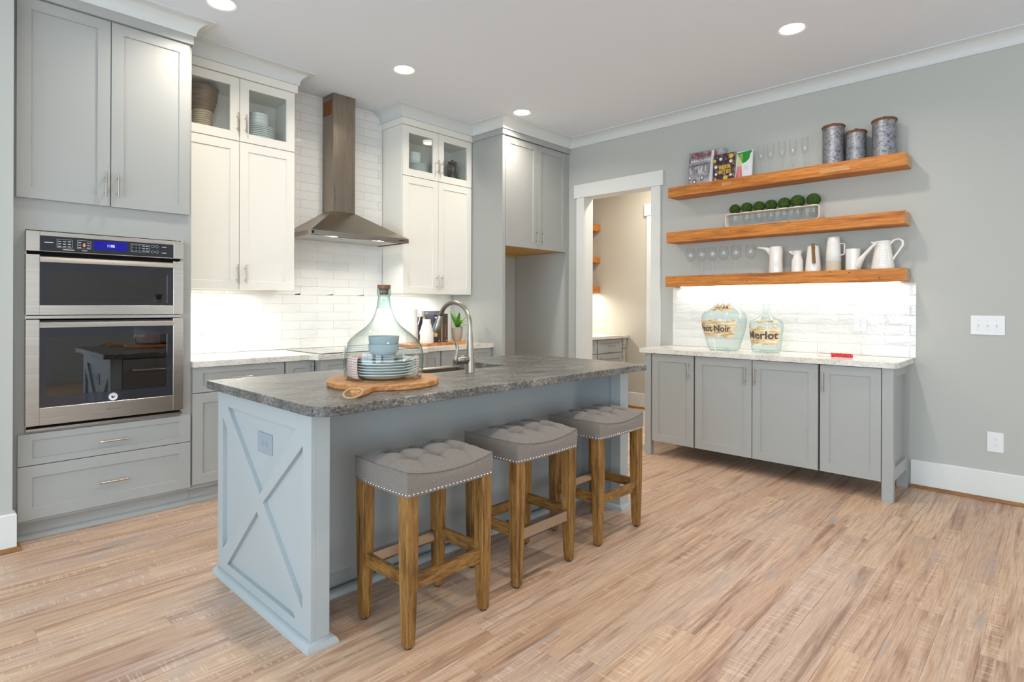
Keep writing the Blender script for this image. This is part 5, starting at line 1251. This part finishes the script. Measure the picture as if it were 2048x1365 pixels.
o_ = mb.build('tail', 'red_gloss', rb); o_.modifiers.new('thickness', 'SOLIDIFY').thickness = .0008

# ================================================================== BACK COUNTER, RIGHT OF THE COOKTOP
CZ0 = .9215
cb = thing('cutting_board', 'long wooden board on the back counter under books and pitchers', 'cutting board', (3.45, 4.26, CZ0))
poly = [(3.04, 4.12), (3.70, 4.12)]+[(3.70+.13*math.sin(a*PI/8), 4.19-.07*math.cos(a*PI/8)) for a in range(1, 5)]+[(3.84, 4.30), (3.80, 4.40), (3.70, 4.42), (3.04, 4.42)]
mb = MB(); mb.prism(poly, lambda a, b, h: (a, b, h), CZ0, CZ0+.0215); mb.build('board', 'board_wood', cb)
B0 = CZ0+.022
t = thing('pitcher', 'tall white stoneware pitcher with ear handle on the back counter', 'pitcher', (3.235, 4.36, B0)); o = (3.235, 4.36, B0)
MB().lathe([(0, 0), (.052, 0), (.056, .01), (.052, .10), (.049, .2), (.050, .29), (.052, .312), (.048, .312), (.045, .2), (.048, .02), (0, .01)], o, 26).build('body', 'ceramic_matte', t, smooth=50)
MB().tube([(3.283, 4.36, B0+.27), (3.315, 4.36, B0+.262), (3.322, 4.36, B0+.22), (3.305, 4.36, B0+.17), (3.283, 4.36, B0+.155)], .006, 10).build('handle', 'ceramic_matte', t, smooth=60)
t = thing('vase', 'white crumpled ceramic bottle vase in front of the counter cookbooks', 'vase', (3.275, 4.195, B0)); o = (3.275, 4.195, B0)
mb = MB(); mb.lathe([(0, 0), (.062, 0), (.066, .01), (.062, .06), (.064, .10), (.054, .135), (.047, .16), (.038, .19), (.036, .218), (.034, .218), (.045, .13), (0, .05)], o, 18)
mb.v = [(a+random.uniform(-.0022, .0022), b+random.uniform(-.0022, .0022), c+(random.uniform(-.002, .002) if c > B0+.005 else 0)) for a, b, c in mb.v]; mb.build('body', 'ceramic_white', t, smooth=60)
def sbook(x0, x1, y0, y1, h, mat, label, marks, lab=None):
    t = thing('cookbook', label, 'book', ((x0+x1)/2, (y0+y1)/2, B0), 'cookbooks on the back counter')
    boxes('cover', mat, [(x0, x0+.003, y0, y1, B0, B0+h), (x1-.003, x1, y0, y1, B0, B0+h), (x0, x1, y0-.003, y0, B0, B0+h)], t)
    boxes('pages', 'paper', [(x0+.003, x1-.003, y0, y1-.003, B0+.003, B0+h-.003)], t)
    for (u0, u1, v0, v1, m_) in marks: boxes('spine_print', m_, [(x0+u0, x0+u1, y0-.0036, y0-.003, B0+v0, B0+v1)], t)
    return t
T = Tback(4.40)
t = thing('cookbook', 'tall grey cookbook standing cover-out at the back of the counter group', 'book', (3.50, 4.42, B0), 'cookbooks on the back counter')
boxes('cover', 'spine_grey', [(3.405, 3.66, 4.408, 4.411, B0, B0+.292), (3.405, 3.66, 4.438, 4.441, B0, B0+.292), (3.405, 3.408, 4.411, 4.438, B0, B0+.292)], t)
boxes('pages', 'paper', [(3.408, 3.657, 4.411, 4.438, B0+.003, B0+.289)], t); boxes('title_strip', 'print_white', [(3.425, 3.455, 4.4072, 4.408, B0+.270, B0+.274)], t)
t = thing('cookbook', 'navy cookbook with a yellow label, partly behind the crumpled vase', 'book', (3.36, 4.36, B0), 'cookbooks on the back counter')
boxes('cover', 'spine_navy', [(3.325, 3.475, 4.372, 4.375, B0, B0+.240), (3.325, 3.475, 4.396, 4.399, B0, B0+.240), (3.325, 3.328, 4.375, 4.396, B0, B0+.240)], t)
boxes('pages', 'paper', [(3.328, 3.472, 4.375, 4.396, B0+.003, B0+.237)], t); boxes('label', 'label_yellow', [(3.365, 3.435, 4.3712, 4.372, B0+.195, B0+.238)], t)
ta = sbook(3.388, 3.436, 4.235, 4.365, .262, 'spine_navy', 'slim navy spine with a tan label, leftmost upright counter cookbook', [(.006, .042, .055, .110, 'label_yellow'), (.010, .038, .225, .240, 'print_white')])
tb_ = sbook(3.438, 3.493, 4.235, 4.365, .262, 'spine_brown', 'brown cookbook spine with a copper stripe, middle of the uprights', [(.010, .020, .012, .020, 'print_white')])
boxes('copper_stripe', 'copper_print', [(3.478, 3.490, 4.2312, 4.232, B0+.002, B0+.225)], tb_)
tc = sbook(3.497, 3.556, 4.235, 4.365, .268, 'spine_brown', 'thick brown cookbook spine beside the plant pot', [(.012, .020, .010, .018, 'copper_print'), (.038, .046, .010, .020, 'print_white')])
text('THE BAKER', Tback(4.2318), 0, 0, .011, 'spine_title', 'copper_print', tc, width=.12, w=.0004, fn=lambda a, b: (3.520+b, 4.2312, B0+.165-a))
pp = thing('potted_plant', 'small succulent with upright leaves in a rough stone pot', 'plant', (3.700, 4.262, B0))
MB().lathe([(0, 0), (.034, 0), (.042, .02), (.052, .07), (.055, .135), (.050, .137), (.047, .12), (0, .118)], (3.700, 4.262, B0), 28).build('pot', 'concrete', pp, smooth=40)
MB().lathe([(0, .122), (.048, .121)], (3.700, 4.262, B0), 20).build('soil', 'soil', pp)
def leaf(base, az, el, L, wd, bend):
    mb = MB(); n_ = 9; d = Vector((math.cos(az)*math.cos(el), math.sin(az)*math.cos(el), math.sin(el))); side = Vector((-math.sin(az), math.cos(az), 0)); p = Vector(base); vs = []
    for i in range(n_+1):
        q = i/n_; wdt = wd*(math.sin(PI*min(.97, q*.86+.12)))**.8; up = side.cross(d)
        vs += [tuple(p-side*wdt), tuple(p-up*(wdt*.25)), tuple(p+side*wdt), tuple(p+up*.0015)]
        e_ = el-bend*q; d = Vector((math.cos(az)*math.cos(e_), math.sin(az)*math.cos(e_), math.sin(e_))); p = p+d*(L/n_)
    fs = [(0, 1, 2, 3), (n_*4+3, n_*4+2, n_*4+1, n_*4)]
    for i in range(n_):
        for q in range(4): fs.append((i*4+q, i*4+(q+1) % 4, (i+1)*4+(q+1) % 4, (i+1)*4+q))
    mb.add(vs, fs); mb.build('leaf', 'leaf', pp, smooth=60)
bb_ = (3.697, 4.258, B0+.122)
for az, el, L_, wd, bn in ((150, 82, .17, .016, .1), (100, 70, .17, .018, .4), (320, 50, .16, .014, .6), (345, 60, .15, .015, .5), (20, 48, .13, .014, .9), (300, 30, .14, .013, .4), (250, 55, .12, .015, .7), (90, 65, .14, .014, .5), (260, 80, .14, .017, .2)):
    leaf(bb_, R_(az), R_(el), L_*1.15, wd*1.35, bn)

# ================================================================== PANTRY BEYOND THE DOORWAY
for z0, z1, w_ in ((2.285, 2.377, 'topmost'), (1.868, 1.945, 'middle'), (1.468, 1.552, 'lowest')):
    s = thing('pantry_shelf', '%s wood shelf seen end-on through the doorway' % w_, 'shelf', (5.8, 4.56, z0), 'pantry shelves')
    boxes('beam', 'shelf_wood', [(5.135, 6.395, 4.47, 4.658, z0, z1)], s, .003)
area('pantry_shelf_strip', (5.8, 4.55, 1.462), (0, 0, 0), 1.1, .03, 11, (1, .97, .93), 170)
area('pantry_ceiling_light', (5.75, 3.2, 3.07), (0, 0, 0), .3, .3, 38, WARM, 170, 'DISK')
area('hall_light', (7.2, 3.2, 3.07), (0, 0, 0), .3, .3, 40, (.75, .86, 1), 170, 'DISK')
T = Tback(4.07)
for x0, x1, lab in ((5.14, 5.742, 'grey pantry base cabinet mostly hidden by the door jamb'), (5.744, 6.288, 'grey pantry base cabinet with drawer, seen through the doorway')):
    c = thing('pantry_cabinet', lab, 'cabinet', ((x0+x1)/2, 4.35, 0), 'pantry base cabinets')
    boxes('carcass', 'grey_cabinet', [(x0, x1, 4.07, 4.655, .10, .884)], c); boxes('toe_kick', 'grey_cabinet', [(x0, x1, 4.12, 4.135, 0, .10)], c)
    q = shaker(T, x0+.006, x1-.012, .715, .876, 'drawer', 'grey_cabinet', c, railv=.038, rail=.05); pull(T, (x0+x1)/2, .80, q, False)
    q = shaker(T, x0+.006, x1-.012, .125, .705, 'door', 'grey_cabinet', c); pull(T, x0+.04, .6, q)
pc = thing('corner_post_cabinet', 'grey turned corner post at the right end of the pantry counter', 'cabinet', (6.34, 4.35, 0), 'pantry base cabinets')
boxes('filler', 'grey_cabinet', [(6.29, 6.395, 4.11, 4.655, .0, .884)], pc)
MB().lathe([(.038, .0), (.038, .55), (.030, .56), (.040, .575), (.030, .59), (.024, .62), (.036, .70), (.024, .74), (.030, .76), (.040, .775), (.030, .79), (.040, .80), (.040, .883)], (6.342, 4.072, 0), 20).build('turned_post', 'grey_cabinet', pc, smooth=40)
tag(boxes('pantry_countertop', 'light_granite', [(5.130, 6.398, 4.03, 4.657, .8845, .921)], None, .003), 'pale granite counter seen through the doorway', 'countertop')
bpy.context.view_layer.update()
